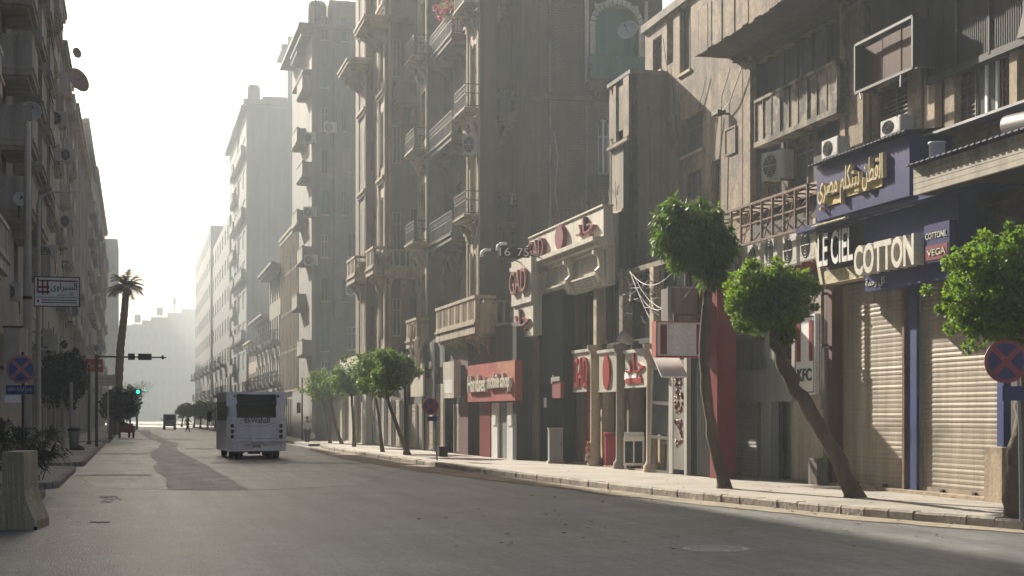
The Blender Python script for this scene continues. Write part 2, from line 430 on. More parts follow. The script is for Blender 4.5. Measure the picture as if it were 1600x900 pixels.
def balcony(B, F, x0, x1, z, d, style='iron', m=None, rm=None, h=1.0, y=0.0, slab=.22, brackets=0):
    m = m or stone; rm = rm or iron
    s = MB()
    s.box(x0, x1, y - d, y - .002, z - slab, z); s.box(x0 - .05, x1 + .05, y - d - .06, y - .003, z - .075, z - .004)
    if slab > .2: s.box(x0 + .12, x1 - .12, y - d + .15, y - .004, z - slab - .12, z - slab - .002)
    for i in range(brackets):
        cx = x0 + (x1 - x0) * (i + .5) / brackets
        pr = [(y, z - slab - .9), (y - .12, z - slab - .75), (y - .2, z - slab - .45), (y - d * .75, z - slab - .22), (y - d * .8, z - slab - .125), (y, z - slab - .125)]
        s.xprism(pr, cx - .11, cx + .11)
    o = B.put(F, 'balcony', s, m)
    g = MB()
    if style == 'iron':
        for zz_ in (.08, h * .62, h): g.box(x0, x1, y - d + .01, y - d + .04, z + zz_ - .018, z + zz_ + .018); g.box(x0, x0 + .03, y - d, y, z + zz_ - .018, z + zz_ + .018); g.box(x1 - .03, x1, y - d, y, z + zz_ - .018, z + zz_ + .018)
        n = max(2, int((x1 - x0) / .13))
        for i in range(n + 1):
            cx = x0 + .01 + (x1 - x0 - .02) * i / n
            t = .022 if i % 8 == 0 else .010
            g.box(cx - t, cx + t, y - d + .012, y - d + .036, z, z + h)
            if i < n and i % 2 == 0: g.disc((cx + .065, z + h * .8), .055, .055, y - d + .018, y - d + .03, 6)
        n = max(2, int(d / .13))
        for i in range(1, n):
            cy = y - d + d * i / n
            for xx in (x0 + .015, x1 - .015): g.box(xx - .010, xx + .010, cy - .01, cy + .01, z, z + h)
        put('railing', g.mesh('railing', rm), o)
    elif style == 'stone':
        g.box(x0 - .03, x1 + .03, y - d - .02, y - d + .2, z + h - .12, z + h); g.box(x0, x1, y - d, y - d + .17, z, z + .14)
        for xx in (x0, x1 - .17): g.box(xx, xx + .17, y - d + .2, y, z + h - .12, z + h); g.box(xx + .03, xx + .14, y - d + .2, y, z, z + .7)
        n = max(3, int((x1 - x0) / .30))
        for i in range(n):
            cx = x0 + (x1 - x0) * (i + .5) / n
            w = .14 if i % 4 == 0 else .05
            g.box(cx - w, cx + w, y - d + .02, y - d + .15, z + .14, z + h - .12)
        put('railing', g.mesh('railing', m), o)
    else:
        g.box(x0, x1, y - d, y - d + .12, z, z + h); g.box(x0, x0 + .12, y - d + .12, y, z, z + h); g.box(x1 - .12, x1, y - d + .12, y, z, z + h)
        g.box(x0 - .03, x1 + .03, y - d - .03, y - d + .15, z + h, z + h + .06)
        put('parapet', g.mesh('parapet', rm if style == 'panel' else m), o)
    return o
def roller(B, F, x0, x1, z0, z1, y=.25, m=None, pitch=.085, box=True):
    m = m or shut
    g = MB(); n = int((z1 - z0) / pitch)
    rnd = random.Random(int(x0 * 100))
    for i in range(n):
        z = z0 + i * (z1 - z0) / n; e = (z1 - z0) / n; j = rnd.uniform(-.004, .004)
        pr = [(y, z), (y - .006 + j, z + e * .25), (y - .008 + j, z + e * .6), (y - .002, z + e * .93), (y, z + e)]
        for k in range(4):
            g.face([(x0, pr[k][0], pr[k][1]), (x1, pr[k][0], pr[k][1]), (x1, pr[k+1][0], pr[k+1][1]), (x0, pr[k+1][0], pr[k+1][1])])
    g.box(x0, x1, y - .045, y + .01, z0, z0 + .11)
    o = B.put(F, 'roller_shutter', g, m)
    for xa in (x0 - .05, x1 - .035): put('guide_rail', MB().box(xa, xa + .085, y - .07, y + .02, z0, z1).mesh('guide_rail', steelg), o)
    for cx in (x0 + (x1 - x0) * .3, x0 + (x1 - x0) * .7):
        put('padlock_hasp', MB().box(cx - .05, cx + .05, y - .10, y - .045, z0 + .02, z0 + .08).mesh('padlock_hasp', iron), o)
    return o
# air conditioners
def make_ac():
    r = root('air_conditioner', 'x', 'air conditioner', (0, 0, 0))
    b = MB(); w, h, d = .84, .60, .32
    b.box(0, w, 0, d, 0, h)
    b.box(.02, w - .02, -.008, 0, .02, .04); b.box(w * .72, w - .03, -.006, 0, .08, h - .06)
    put('casing', b.mesh('casing', acw), r)
    g = MB().disc((w * .37, h * .5), .245, .245, -.008, -.001, 24); f = put('fan_grille', g.mesh('fan_grille', darkin), r)
    q = MB()
    for k in range(1, 5):
        rr = .055 * k; n = 18
        q.tube([(w * .37 + rr * math.cos(2 * math.pi * i / n), -.014, h * .5 + rr * math.sin(2 * math.pi * i / n)) for i in range(n + 1)], .005, 4, cap=False)
    for a in range(6):
        c, s_ = math.cos(a * math.pi / 6 * 2), math.sin(a * math.pi / 6 * 2); q.tube([(w * .37, -.014, h * .5), (w * .37 + .24 * c, -.014, h * .5 + .24 * s_)], .006, 4)
    put('guard_wire', q.mesh('guard_wire', acw), f)
    k = MB()
    for x in (.12, w - .12):
        k.box(x - .02, x + .02, -.02, d + .12, -.045, -.001); k.tube([(x, 0, -.03), (x, d + .1, -.35)], .012, 4); k.box(x - .02, x + .02, d + .09, d + .12, -.4, -.045)
    put('wall_bracket', k.mesh('wall_bracket', rust), r)
    return r
AC0 = make_ac(); AC_USED = [False]
def ac(F, px, py, label, group, out=0.45, sc=1.0, turn=0.0, h=.6):
    """a unit whose left lower corner shows at (px, py) on frame F"""
    x = F.X(px, out); z = F.Z(px, py, out)
    loc = F.W(x, -out, z); rot = F.yaw + turn
    if not AC_USED[0]:
        AC_USED[0] = True; r = AC0; r.location = loc; r.rotation_euler = (0, 0, rot); r['label'] = label; r['group'] = group
    else: r = copy_thing(AC0, loc, rot, label, group)
    r.scale = (sc, sc, sc * h / .6)
    return r
def dish(loc, rad, aim, label, m=None, arm=.6):
    r = root('satellite_dish', label, 'satellite dish', loc, 0, 'satellite dishes')
    d = Vector(aim).normalized(); q = d.to_track_quat('Z', 'Y').to_matrix().to_4x4()
    b = MB().lathe([(0.0, 0), (rad * .3, rad * .02), (rad * .6, rad * .09), (rad * .85, rad * .18), (rad, rad * .26), (rad, rad * .28), (rad * .85, rad * .20), (rad * .3, rad * .04), (0.0, .02)], n=22)
    me = b.mesh('reflector', m or mat('dish_paint', (.42, .42, .42), rough=.6, var=.2)); me.transform(q); put('reflector', me, r)
    a = MB(); tip = d * rad * .95
    a.tube([(0, 0, 0), tip], .015, 5); a.box(tip.x - .04, tip.x + .04, tip.y - .04, tip.y + .04, tip.z - .04, tip.z + .04)
    put('feed_arm', a.mesh('feed_arm', iron), r)
    s = MB().tube([(0, 0, 0), -d * .12, (-d.x * .12, -d.y * .12, -arm)], .025, 6); put('mount', s.mesh('mount', iron), r)
    return r
def grid_windows(B, F, x0, x1, z0, z1, nx, nz, w, h, style='casement', fm=None, gm=None, skip=(), y=.14, sill=.08, up=.35):
    hs = []
    for j in range(nz):
        for i in range(nx):
            if (i, j) in skip: continue
            cx = x0 + (x1 - x0) * (i + .5) / nx; cz = z0 + (z1 - z0) * (j + up) / nz
            hs.append((cx - w / 2, cx + w / 2, cz, cz + h))
    for q in hs: window(B, F, q, y, style if (int(q[0] * 7 + q[2] * 3) % 4) else 'louver', fm, gm, sill)
    return hs

# ------------------------------------------------------------------ ground, road, pavements, haze
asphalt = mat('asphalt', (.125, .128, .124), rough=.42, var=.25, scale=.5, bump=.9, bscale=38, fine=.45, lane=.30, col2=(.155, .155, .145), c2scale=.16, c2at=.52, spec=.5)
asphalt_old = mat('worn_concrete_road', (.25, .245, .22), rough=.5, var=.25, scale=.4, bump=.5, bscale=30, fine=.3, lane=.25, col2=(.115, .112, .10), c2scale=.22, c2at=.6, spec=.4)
asphalt_patch = mat('asphalt_patch', (.225, .222, .205), rough=.6, var=.35, scale=.8, lane=.2, bump=.4, bscale=60, fine=.3, spec=.3)
dust = mat('road_dust', (.30, .25, .18), rough=.95, var=.3, scale=1.2, bump=.3, bscale=30, fine=.25, col2=(.20, .17, .125), c2scale=.7, c2at=.55)
tiles = mat('pavement_tiles', (.42, .38, .32), rough=.85, var=.2, scale=.8, fine=.15, brick=(.42, .40, .7), col2=(.30, .27, .23), c2scale=.5, c2at=.58, bump=.2)
kerbm = mat('kerb_stone', (.36, .32, .27), rough=.9, bump=.8, bscale=10, var=.35, scale=1.6)
earth = mat('ground_dust', (.24, .21, .17), rough=.95, var=.3, scale=.1)
struct('ground', MB().box(-300, 300, -60, 700, -.6, -.02), earth)
struct('road', MB().box(-40, 60, -12, 640, -.018, 0), asphalt)
rnd = random.Random(3)
def ragged(a, b, n, amp, seed):            # a wandering line between two plan points
    q = random.Random(seed); out = []; o = 0
    for i in range(n + 1):
        t = i / n; o = o * .6 + q.uniform(-amp, amp)
        out.append((a[0] + (b[0] - a[0]) * t + o, a[1] + (b[1] - a[1]) * t))
    return out
def sheet(name, poly, z, m, label=None):
    mb = MB().zprism(poly, z - .0035, z); return struct(name, mb, m, label=label)
# the pale worn carriageway beyond the near asphalt
def gpl(l, z=0): return [tuple(gp(a, b, z)[:2]) for a, b in l]
near_edge = gpl([(128, 757), (150, 762), (200, 764), (262, 765), (330, 767), (395, 766), (470, 763), (560, 757)])
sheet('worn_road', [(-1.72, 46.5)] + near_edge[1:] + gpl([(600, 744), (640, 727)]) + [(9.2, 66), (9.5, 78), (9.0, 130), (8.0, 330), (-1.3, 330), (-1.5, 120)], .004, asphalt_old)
patchL = [(212, 672), (221, 678), (228, 684), (252, 692), (246, 701), (233, 706), (236, 715), (247, 722), (238, 729), (243, 737), (262, 748), (258, 757), (263, 766)]
patchR = [(390, 766), (372, 757), (358, 746), (340, 738), (322, 726), (300, 715), (280, 706), (275, 700), (282, 694), (262, 689), (248, 682), (238, 677), (232, 672)]
sheet('road_patch', gpl(patchL) + gpl(patchR), .008, asphalt_patch)
for i, (a, b, c) in enumerate([(686, 170, 300), (708, 150, 232), (722, 330, 600), (741, 120, 238), (700, 290, 350)]):
    pts = [(b + (c - b) * k / 12, a + rnd.uniform(-.6, .6)) for k in range(13)]
    sheet('road_seam', gpl(pts) + gpl([(x, y + .9 + .02 * (y - 648)) for x, y in reversed(pts)]), .0085, asphalt_patch)
oil = mat('oil', (.095, .095, .093), rough=.6, var=.4, scale=3)
for a_, b_, y_ in ((155, 184, 775), (163, 190, 779), (158, 176, 783), (140, 172, 815)):
    pts = [(a_ + (b_ - a_) * k / 9, y_ + rnd.uniform(-1, 1)) for k in range(10)]
    sheet('oil_stain', gpl(pts) + gpl([(x, y + rnd.uniform(1.2, 3.2)) for x, y in reversed(pts)]), .005 if y_ == 779 else .0095 if y_ == 783 else .012, oil)
# kerbs: right kerb follows these points of its foot
KR = [gp(a, b) for a, b in [(500, 698.5), (507, 702), (520, 704.5), (600, 718), (700, 733), (850, 753), (1000, 771.5), (1100, 783), (1350, 808), (1600, 829)]]
KR.append(KR[-1] + (KR[-1] - KR[-2]) * 5)
KH = .17
kv = MB(); krnd = random.Random(5)
for a, b in zip(KR, KR[1:]):
    L_ = (b - a).length; n = max(1, round(L_ / .62)); d = (b - a) / n; t = d.normalized(); nrm = Vector((-t.y, t.x, 0))
    if nrm.x < 0: nrm = -nrm
    for i in range(n):
        p = a + d * i + t * .014; q = a + d * (i + 1) - t * .014; j = krnd.uniform(-.018, .018); k = krnd.uniform(-.012, .008)
        P = [p - nrm * j * .6, q - nrm * j, q + nrm * .2, p + nrm * .2]
        top = [v + Vector((0, 0, KH + k)) for v in P]
        top[0] = top[0] + nrm * .03; top[1] = top[1] + nrm * .03
        mid = [P[0] + Vector((0, 0, KH + k - .035)), P[1] + Vector((0, 0, KH + k - .035))]
        kv.face([P[0], P[1], mid[1], mid[0]]); kv.face([mid[0], mid[1], top[1], top[0]]); kv.face(top)
        kv.face([P[1], P[2], top[2], top[1], mid[1]]); kv.face([P[0], P[3], top[3], top[0], mid[0]]); kv.face([P[3], P[2], top[2], top[3]])
struct('kerb', kv, kerbm)
inner = []
for i, p in enumerate(KR):
    a = KR[max(0, i-1)]; b = KR[min(len(KR)-1, i+1)]; t = (b - a).normalized(); n = Vector((-t.y, t.x, 0)); n = n if n.x > 0 else -n
    inner.append(p + n * .19)
pv = [(p.x, p.y) for p in inner]
struct('pavement', MB().zprism(pv + [(30, pv[-1][1]), (30, pv[0][1])], -.01, KH - .012), tiles)
# dusty verge along the kerb, ragged edge
dv = [(p.x - .01, p.y) for p in KR]
wd = [.5, .8, 1.1, 1.5, 1.5, 1.15, .95, .85, .7, .55, .5]
def lerp_line(P, W, step=.5):
    o = []
    for (a, b), (u, v) in zip(zip(P, P[1:]), zip(W, W[1:])):
        n = max(1, int(math.hypot(b[0]-a[0], b[1]-a[1]) / step))
        for i in range(n): t = i / n; o.append((a[0]+(b[0]-a[0])*t, a[1]+(b[1]-a[1])*t, u+(v-u)*t))
    return o
ll = lerp_line(dv, wd); drn = random.Random(8); off = 0; outer = []
for x, y, w in ll:
    off = off * .75 + drn.uniform(-.09, .09); outer.append((x - w - off, y))
sheet('dust_strip', [(x, y) for x, y, w in ll] + outer[::-1], .0125, dust)
# far right pavement beyond the side street, far left pavements with dropped gaps
struct('pavement', MB().zprism([(9.6, 84), (12.6, 84), (12.6, 330), (7.4, 330), (8.0, 200), (9.1, 120)], -.01, .15), tiles)
def left_slab(a0, a1, x=-1.68, r=.9, h=.15):
    n = 6; p = [(-9, a0), (x - r, a0)] + [(x - r + r * math.sin(k * math.pi / 2 / n), a0 + r - r * math.cos(k * math.pi / 2 / n)) for k in range(1, n + 1)]
    p += [(x - r + r * math.cos(k * math.pi / 2 / n), a1 - r + r * math.sin(k * math.pi / 2 / n)) for k in range(n + 1)] + [(-9, a1)]
    struct('pavement', MB().zprism(p, -.01, h), tiles)
    c = [(q[0] + .0, q[1]) for q in p[1:-1]]; kb = MB()
    for u, v in zip(c, c[1:]):
        L_ = math.hypot(v[0]-u[0], v[1]-u[1]); k = max(1, round(L_ / .6))
        for i in range(k):
            t0, t1 = i / k + .02 / max(L_, .3), (i + 1) / k
            A = (u[0]+(v[0]-u[0])*t0, u[1]+(v[1]-u[1])*t0); B_ = (u[0]+(v[0]-u[0])*t1, u[1]+(v[1]-u[1])*t1)
            nx, ny = (v[1]-u[1]) / L_, -(v[0]-u[0]) / L_
            kb.zprism([A, B_, (B_[0]+nx*.16, B_[1]+ny*.16), (A[0]+nx*.16, A[1]+ny*.16)], -.005, h + krnd.uniform(-.01, .01))
    struct('kerb', kb, kerbm)
left_slab(29, 34.6, -2.05, .7); left_slab(37.2, 49.5, -1.95, .9); left_slab(53, 92, -1.85, .9); left_slab(96, 150, -1.7, .9); left_slab(155, 330, -1.4, .9)
# manhole
mp = gp(1120, 857.5)
mr = MB(); mr.lathe([(0, .006), (.36, .006), (.365, .012), (.44, .012), (.46, .002)], n=28)
for i in range(-5, 6):
    hw = math.sqrt(.34 ** 2 - (i * .06) ** 2); mr.box(-hw, hw, i * .06 - .014, i * .06 + .014, .006, .014)
tag(put('manhole_cover', mr.mesh('manhole_cover', mat('cast_iron_cover', (.46, .44, .39), rough=.7, bump=.5, fine=.3)), None, (mp.x, mp.y, .001)), 'round ribbed manhole cover set in the near asphalt', 'manhole cover')
# hairline cracks in the near asphalt
cm_ = MB(); cq = random.Random(31)
def crack(x, y, an, L_, w):
    a0 = an
    while L_ > 0:
        an += cq.uniform(-.8, .8) * .5; an += (a0 - an) * .3; st_ = cq.uniform(.12, .4); nx_, ny_ = x + math.cos(an) * st_, y + math.sin(an) * st_
        px_, py_ = -math.sin(an) * w, math.cos(an) * w
        cm_.face([(x - px_, y - py_, .006), (nx_ - px_, ny_ - py_, .006), (nx_ + px_, ny_ + py_, .006), (x + px_, y + py_, .006)]); x, y = nx_, ny_; L_ -= st_
        if cq.random() < .06: crack(x, y, an + cq.choice([-1, 1]), L_ * .5, w * .7)
for k in range(9): crack(cq.uniform(-1.2, 9.5), cq.uniform(17, 46), cq.choice([1.5, 0.1, 1.7, 3.0]) + cq.uniform(-.2, .2), cq.uniform(2, 7), cq.uniform(.003, .006))
struct('road_cracks', cm_, mat('crack_fill', (.07, .07, .068), rough=.9))
# specks of litter on the road
lit = MB(); q = random.Random(12)
for i in range(320):
    p = gp(q.uniform(620, 1500), q.uniform(735, 860)) if q.random() < .45 else None
    if p is None:
        k = q.randrange(3, 9); a, b = KR[k], KR[k+1]; p = a + (b - a) * q.random() + Vector((-q.uniform(.05, 1.0), 0, 0))
        if q.random() < .45: p = p + Vector((q.uniform(1.3, 4.0), 0, KH))
    s = q.uniform(.012, .05); an = q.uniform(0, 3.1); z = .016 + (p.z if p.z > .1 else 0)
    c, d = math.cos(an) * s, math.sin(an) * s
    lit.face([(p.x - c, p.y - d, z), (p.x + d, p.y - c, z + s * .4), (p.x + c * 1.4, p.y + d * 1.4, z), (p.x - d, p.y + c, z + s * .3)])
tag(put('litter', lit.mesh('litter', mat('litter', (.35, .30, .22), var=.5, scale=8))), 'small dry leaves and scraps scattered along the right gutter', 'litter', None, 'stuff')
# haze
hz = bpy.data.materials.new('haze'); hz.use_nodes = True
for n_ in list(hz.node_tree.nodes): hz.node_tree.nodes.remove(n_)
ho = hz.node_tree.nodes.new('ShaderNodeOutputMaterial'); hp = hz.node_tree.nodes.new('ShaderNodeVolumePrincipled')
hp.inputs['Color'].default_value = (*HAZE_COL, 1); hp.inputs['Density'].default_value = HAZE_DENSITY; hp.inputs['Anisotropy'].default_value = HAZE_ANISO
hz.node_tree.links.new(hp.outputs[0], ho.inputs['Volume'])
hb = MB().box(-310, 310, -70, 710, -1.7, 52).mesh('haze', hz)
tag(put('haze', hb), 'pale morning haze filling the street', None, None, 'stuff')

# ================================================================== right side: the old corner building
FO = street_r(16.1, 1008)
def RO(a, b, c, d, out=0): return FO.rect(a, b, c, d, out)
OB = Bld('old_building', 'weathered old building over the shuttered shops, with patched balconies and peeling plaster', FO)
h_extra = [RO(1062, 8, 1079, 112), RO(1020, 58, 1034, 112), RO(1074, 268, 1096, 312), RO(1112, 250, 1126, 330)]
h_old = [RO(1066, 180, 1098, 238), RO(1175, 62, 1308, 232), RO(1232, 212, 1272, 292), RO(1190, 268, 1222, 310), RO(1528, 62, 1563, 182), RO(1362, 132, 1420, 215), RO(1042, 20, 1052, 100)]
xe = FO.X(1680); zt = 14.2
zs_pre = FO.Z(1090, 85, 1.35) - .01
# continuous upper wall, then side returns
ow = wall_mb(0, xe, 5.55, zt, h_old + h_extra, .3, 8)
for k_, h_ in enumerate(h_extra): window(OB, FO, h_, .16, ['casement', 'louver', 'sash', 'louver'][k_], [woodd, woodd, plaster_grey, woodd][k_], [glassb, darkin, glassb, darkin][k_], .06)
OB.put(FO, 'wall', ow, plaster_warm)
OB.put(FO, 'grime_shade_layer', wall_mb(FO.X(1172), xe, 5.9, zs_pre, [h for h in h_old if h[0] > FO.X(1172)], .012, 0, -.012), plaster_dark)  # dark layer below the slab, wall grime and shadow painted in one tone
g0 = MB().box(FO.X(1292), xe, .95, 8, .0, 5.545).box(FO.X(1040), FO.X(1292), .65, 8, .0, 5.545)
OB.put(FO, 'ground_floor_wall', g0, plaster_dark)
OB.put(FO, 'roof', MB().box(-.1, xe, -.12, 8, zt + .003, zt + .25), plaster)
window(OB, FO, h_old[0], .2, 'casement', woodd, glassb, .05)
window(OB, FO, h_old[2], .2, 'casement', plaster_grey, glassb, .05)
window(OB, FO, h_old[3], .2, 'sash', woodd, glassb)
window(OB, FO, h_old[4], -.04, 'casement', white, glassb, .12, stone_pale)
window(OB, FO, h_old[5], .18, 'louver', woodd, darkin)
window(OB, FO, h_old[6], .2, 'louver', woodd, darkin)
# string course and cornice above the shop fascias
c = MB(); z0 = FO.Z(1400, 262); c.box(FO.X(1290), xe, -.22, -.003, z0 - .12, z0 + .10); c.box(FO.X(1290), xe, -.32, -.004, z0 + .102, z0 + .19)
z1 = FO.Z(1250, 306); c.box(FO.X(1150), FO.X(1288), -.16, -.003, z1 - .1, z1 + .05)
OB.put(FO, 'cornice', c, stone_pale)
# patched closed balcony under the big slab
cb = MB(); a, b, z0, z1 = RO(1180, 160, 1308, 232, .35)
zt_ = FO.Z(1245, 128, .35); zb_ = FO.Z(1245, 196, .35)
n = 9
for i in range(n):
    xa, xb = a + (b - a) * i / n, a + (b - a) * (i + 1) / n
    cb.box(xa + .02, xb - .02, -.33 - (i % 3) * .012, -.29, zb_ + .02, zt_ - .02)
cb.box(a - .03, b + .03, -.38, -.002, zt_ - .02, zt_ + .06); cb.box(a - .03, b + .03, -.38, -.002, zb_ - .12, zb_ + .015)
for i in range(n + 1):
    xa = a + (b - a) * i / n; cb.box(xa - .02, xa + .02, -.37, -.28, zb_ + .015, zt_ - .02)
OB.put(FO, 'panelled_balcony', cb, mat('flaking_panels', (.36, .30, .22), streak=.5, col2=(.12, .10, .08), c2scale=1.6, c2at=.5, bump=.4))
cm = MB()
for i in range(7):
    xa = h_old[1][0] + (h_old[1][1] - h_old[1][0]) * i / 6
    cm.box(xa - .07, xa + .07, .12, .2, h_old[1][2], h_old[1][3])
cm.box(h_old[1][0], h_old[1][1], .1, .22, (h_old[1][2] + h_old[1][3]) / 2 + .25, (h_old[1][2] + h_old[1][3]) / 2 + .35)
lg = OB.put(FO, 'loggia_frame', cm, plaster_dark)
put('pane', MB().box(h_old[1][0], h_old[1][1], .24, .26, h_old[1][2], h_old[1][3]).mesh('pane', glassb), lg)
# big projecting slab (upper balcony) with torn edge
zs = FO.Z(1090, 85, 1.35); xs0 = FO.X(1088, 1.35)
bs = MB().box(xs0, xe, -1.35, -.003, zs, zs + .2); q = random.Random(4); x = xs0
while x < xe - .4:
    w = q.uniform(.18, .5); bs.box(x + .005, x + w - .005, -1.39 - q.uniform(0, .03), -1.352, zs - q.uniform(.02, .09), zs + 1.15); x += w
bs.box(xs0 - .03, xs0 + .02, -1.35, -.004, zs - .03, zs + 1.15)
OB.put(FO, 'upper_balcony', bs, plaster_warm)
OB.put(FO, 'balcony_soffit', MB().box(xs0 + .03, xe, -1.34, -.35, zs - .012, zs - .002).box(xs0 + .03, xe, -.349, -.004, zs - .16, zs - .002), plaster_dark)  # underside in dark plaster, its shade put into the colour
# tall piers between the openings
for (p, t, bt, w_) in [(1141, 92, 330, 20), (1160, 70, 330, 12), (1418, 112, 205, 22), (1444, 96, 205, 16), (1476, 86, 203, 15), (1577, 40, 195, 12), (1326, 20, 250, 22), (1312, 0, 240, 8)]:
    x0 = FO.X(p, .18); x1 = FO.X(p + w_, .18); zb = FO.Z(p, bt, .18); zt2 = FO.Z(p, t, .18)
    m_ = MB().box(x0, x1, -.18, -.002, zb, zt2).box(x0 - .04, x1 + .04, -.23, -.0025, zt2 + .002, zt2 + .11).box(x0 - .03, x1 + .03, -.21, -.0025, zb - .1, zb - .002)
    OB.put(FO, 'pier', m_, stone_pale if p > 1400 else plaster_warm)
# louvred shutters beside the white window
for (p0, p1) in [(1494, 1526), (1564, 1577)]:
    w_, _p = win_mesh('louver', FO.X(p1, .08) - FO.X(p0, .08), FO.Z(1540, 60, .08) - FO.Z(1540, 186, .08), woodd, darkin)
    o = OB.put(FO, 'shutter', w_, None, FO.X(p0, .08), -.04, FO.Z(1540, 186, .08))
# dark ribbed sheeting of the upper floor balcony
rb = MB(); x0 = FO.X(1432, .5); zt3 = zs + .4; zb3 = FO.Z(1500, 92, .5)
x = x0; k = 0
rb.box(x0, xe, -.25, -.21, zb3, zt3)
while x < xe:
    rb.box(x, x + .03, -.262, -.2505, zb3, zt3); x += .075; k += 1
for f in (0, .25, .5, .75): rb.box(x0 + (xe - x0) * f, x0 + (xe - x0) * f + .06, -.30, -.2, zb3 - .05, zt3)
rb.box(x0, xe, -.29, -.003, zb3 - .14, zb3 - .002)
OB.put(FO, 'ribbed_balcony_sheeting', rb, mat('brown_ribbed_sheet', (.032, .026, .022), rough=.7, streak=.4))
# dark openings in the recessed loggia to the right of the slab
for rc in [RO(1330, 0, 1350, 40), RO(1180, 60, 1200, 80)]:
    pass
# ------- things on the old building
t = froot('sign_frame', 'empty rusty sign frame with brown panels hanging under the ribbed balcony', 'sign frame', FO, FO.X(1337, .75), -.75, FO.Z(1337, 146, .75))
wd_ = FO.X(1427, .75) - FO.X(1337, .75); hd = 1.05
m_ = MB()
for z in (0, hd): m_.box(0, wd_, -.03, .03, z - .03, z + .03)
for x in (0, wd_): m_.box(x - .03, x + .03, -.03, .03, 0, hd); m_.box(x - .02, x + .02, .031, .5, 0.051, hd - .051); m_.box(x - .02, x + .02, .03, .7, .02, .05); m_.box(x - .02, x + .02, .03, .7, hd - .05, hd - .02)
put('frame', m_.mesh('frame', iron), t)
put('panel', MB().box(.03, wd_ * .33, .2, .22, .05, hd - .05).box(wd_ * .35, wd_ * .66, .19, .21, .05, hd - .04).box(wd_ * .68, wd_ - .03, .2, .22, .05, hd - .05).mesh('panel', mat('faded_brown_panel', (.12, .055, .035), rough=.8, streak=.5, var=.4)), t)
put('strut', MB().tube([(.2, 0, 0), (.35, -.05, -.2)], .02, 5).tube([(wd_ - .5, 0, 0), (wd_ - .4, -.06, -.3)], .02, 5).mesh('strut', steelg), t)
AG = 'air conditioners on the old building'
ac(FO, 1190, 284, 'air conditioner with a dark round fan below the panelled balcony', AG, .55, 1.0, R(18), .72)
ac(FO, 1376, 216, 'air conditioner lying in front of the dark louvred window above the blue canopy', AG, .5, 1.0, 0, .35)
ac(FO, 1284, 250, 'air conditioner at the left end of the corrugated blue canopy roof', AG, .6, .95, 0, .45)
for i, (p, y_, d_) in enumerate([(1126, 446, 'lowest and leftmost of the row above the red fascia, behind the round tree'), (1146, 432, 'second from the left in the row above the red fascia'), (1168, 430, 'third from the left in the row above the red fascia'), (1194, 418, 'in the middle of the row above the red fascia, under the rusty frame'), (1223, 418, 'second from the right in the row above the red fascia'), (1250, 410, 'rightmost of the row above the red fascia, next to the curved cream sign')]):
    ac(FO, p, y_, 'air conditioner ' + d_, 'row of air conditioners above the red shop', .75, .95, 0, .8)
# electric box and cables
t = froot('junction_box', 'small framed metal box fixed to the lit pilaster', 'electric box', FO, FO.X(1133, .2), -.2, FO.Z(1133, 245, .2))
put('box', MB().box(0, .75, 0, .19, 0, .75).mesh('box', plaster_warm), t); put('cover_frame', MB().box(0, .75, -.02, 0, 0, .05).box(0, .75, -.02, 0, .7, .75).box(0, .05, -.02, 0, .05, .7).box(.7, .75, -.02, 0, .05, .7).mesh('cover_frame', woodd), t)
t = froot('floodlight', 'black floodlight on a bracket at the edge of the lit wall', 'floodlight', FO, FO.X(1118, .3), -.3, FO.Z(1118, 182, .3))
put('lamp_housing', MB().box(0, .45, -.12, .12, 0, .1).mesh('lamp_housing', black), t); put('bracket', MB().box(.18, .24, .1, .3, .02, .07).mesh('bracket', iron), t)
def cable(label, pts, rad=.014, m=None, sag=0, name='cable'):
    P = [Vector(p) for p in pts]; out = []
    for a, b in zip(P, P[1:]):
        for k in range(8):
            t_ = k / 8; v = a.lerp(b, t_); v.z -= sag * 4 * t_ * (1 - t_); out.append(v)
    out.append(P[-1])
    return tag(put(name, MB().tube(out, rad, 5).mesh(name, m or black)), label, 'cable')
def fw(F, px, py, out): x, d = F.hit(px, out); return F.W(x, -out, zz(py, d))
cable('black cable hanging down the pale wall from the floodlight', [fw(FO, 1122, 180, .08), fw(FO, 1116, 230, .08), fw(FO, 1106, 300, .08), fw(FO, 1100, 360, .08)])
cable('black cable running beside the junction box down to the rusty frame', [fw(FO, 1146, 90, .10), fw(FO, 1128, 150, .10), fw(FO, 1126, 240, .10), fw(FO, 1124, 330, .10)])
for k_, (a_, b_, lb_) in enumerate([((1050, 120), (1062, 250), 'thin cable beside the small shaded window of the old wall'), ((1104, 120), (1090, 176), 'cable draped above the shaded window of the old wall'), ((1036, 60), (1044, 118), 'short cable hanging from the roof edge over the wing')]): cable(lb_, [fw(FO, *a_, .06), fw(FO, *b_, .06)], .011)
t = froot('drain_pipe', 'dark cast drain pipe on the old wall left of the flat panelled balcony', 'pipe', FO, FO.X(1170, .08), -.08, 0)
put('pipe', MB().tube([(0, 0, FO.Z(1170, 330)), (0, 0, FO.Z(1170, 100))], .05, 8).mesh('pipe', iron), t)
cable('cable slung diagonally under the torn balcony slab', [fw(FO, 1165, 88, .30), fw(FO, 1140, 160, .30), fw(FO, 1122, 182, .30)])
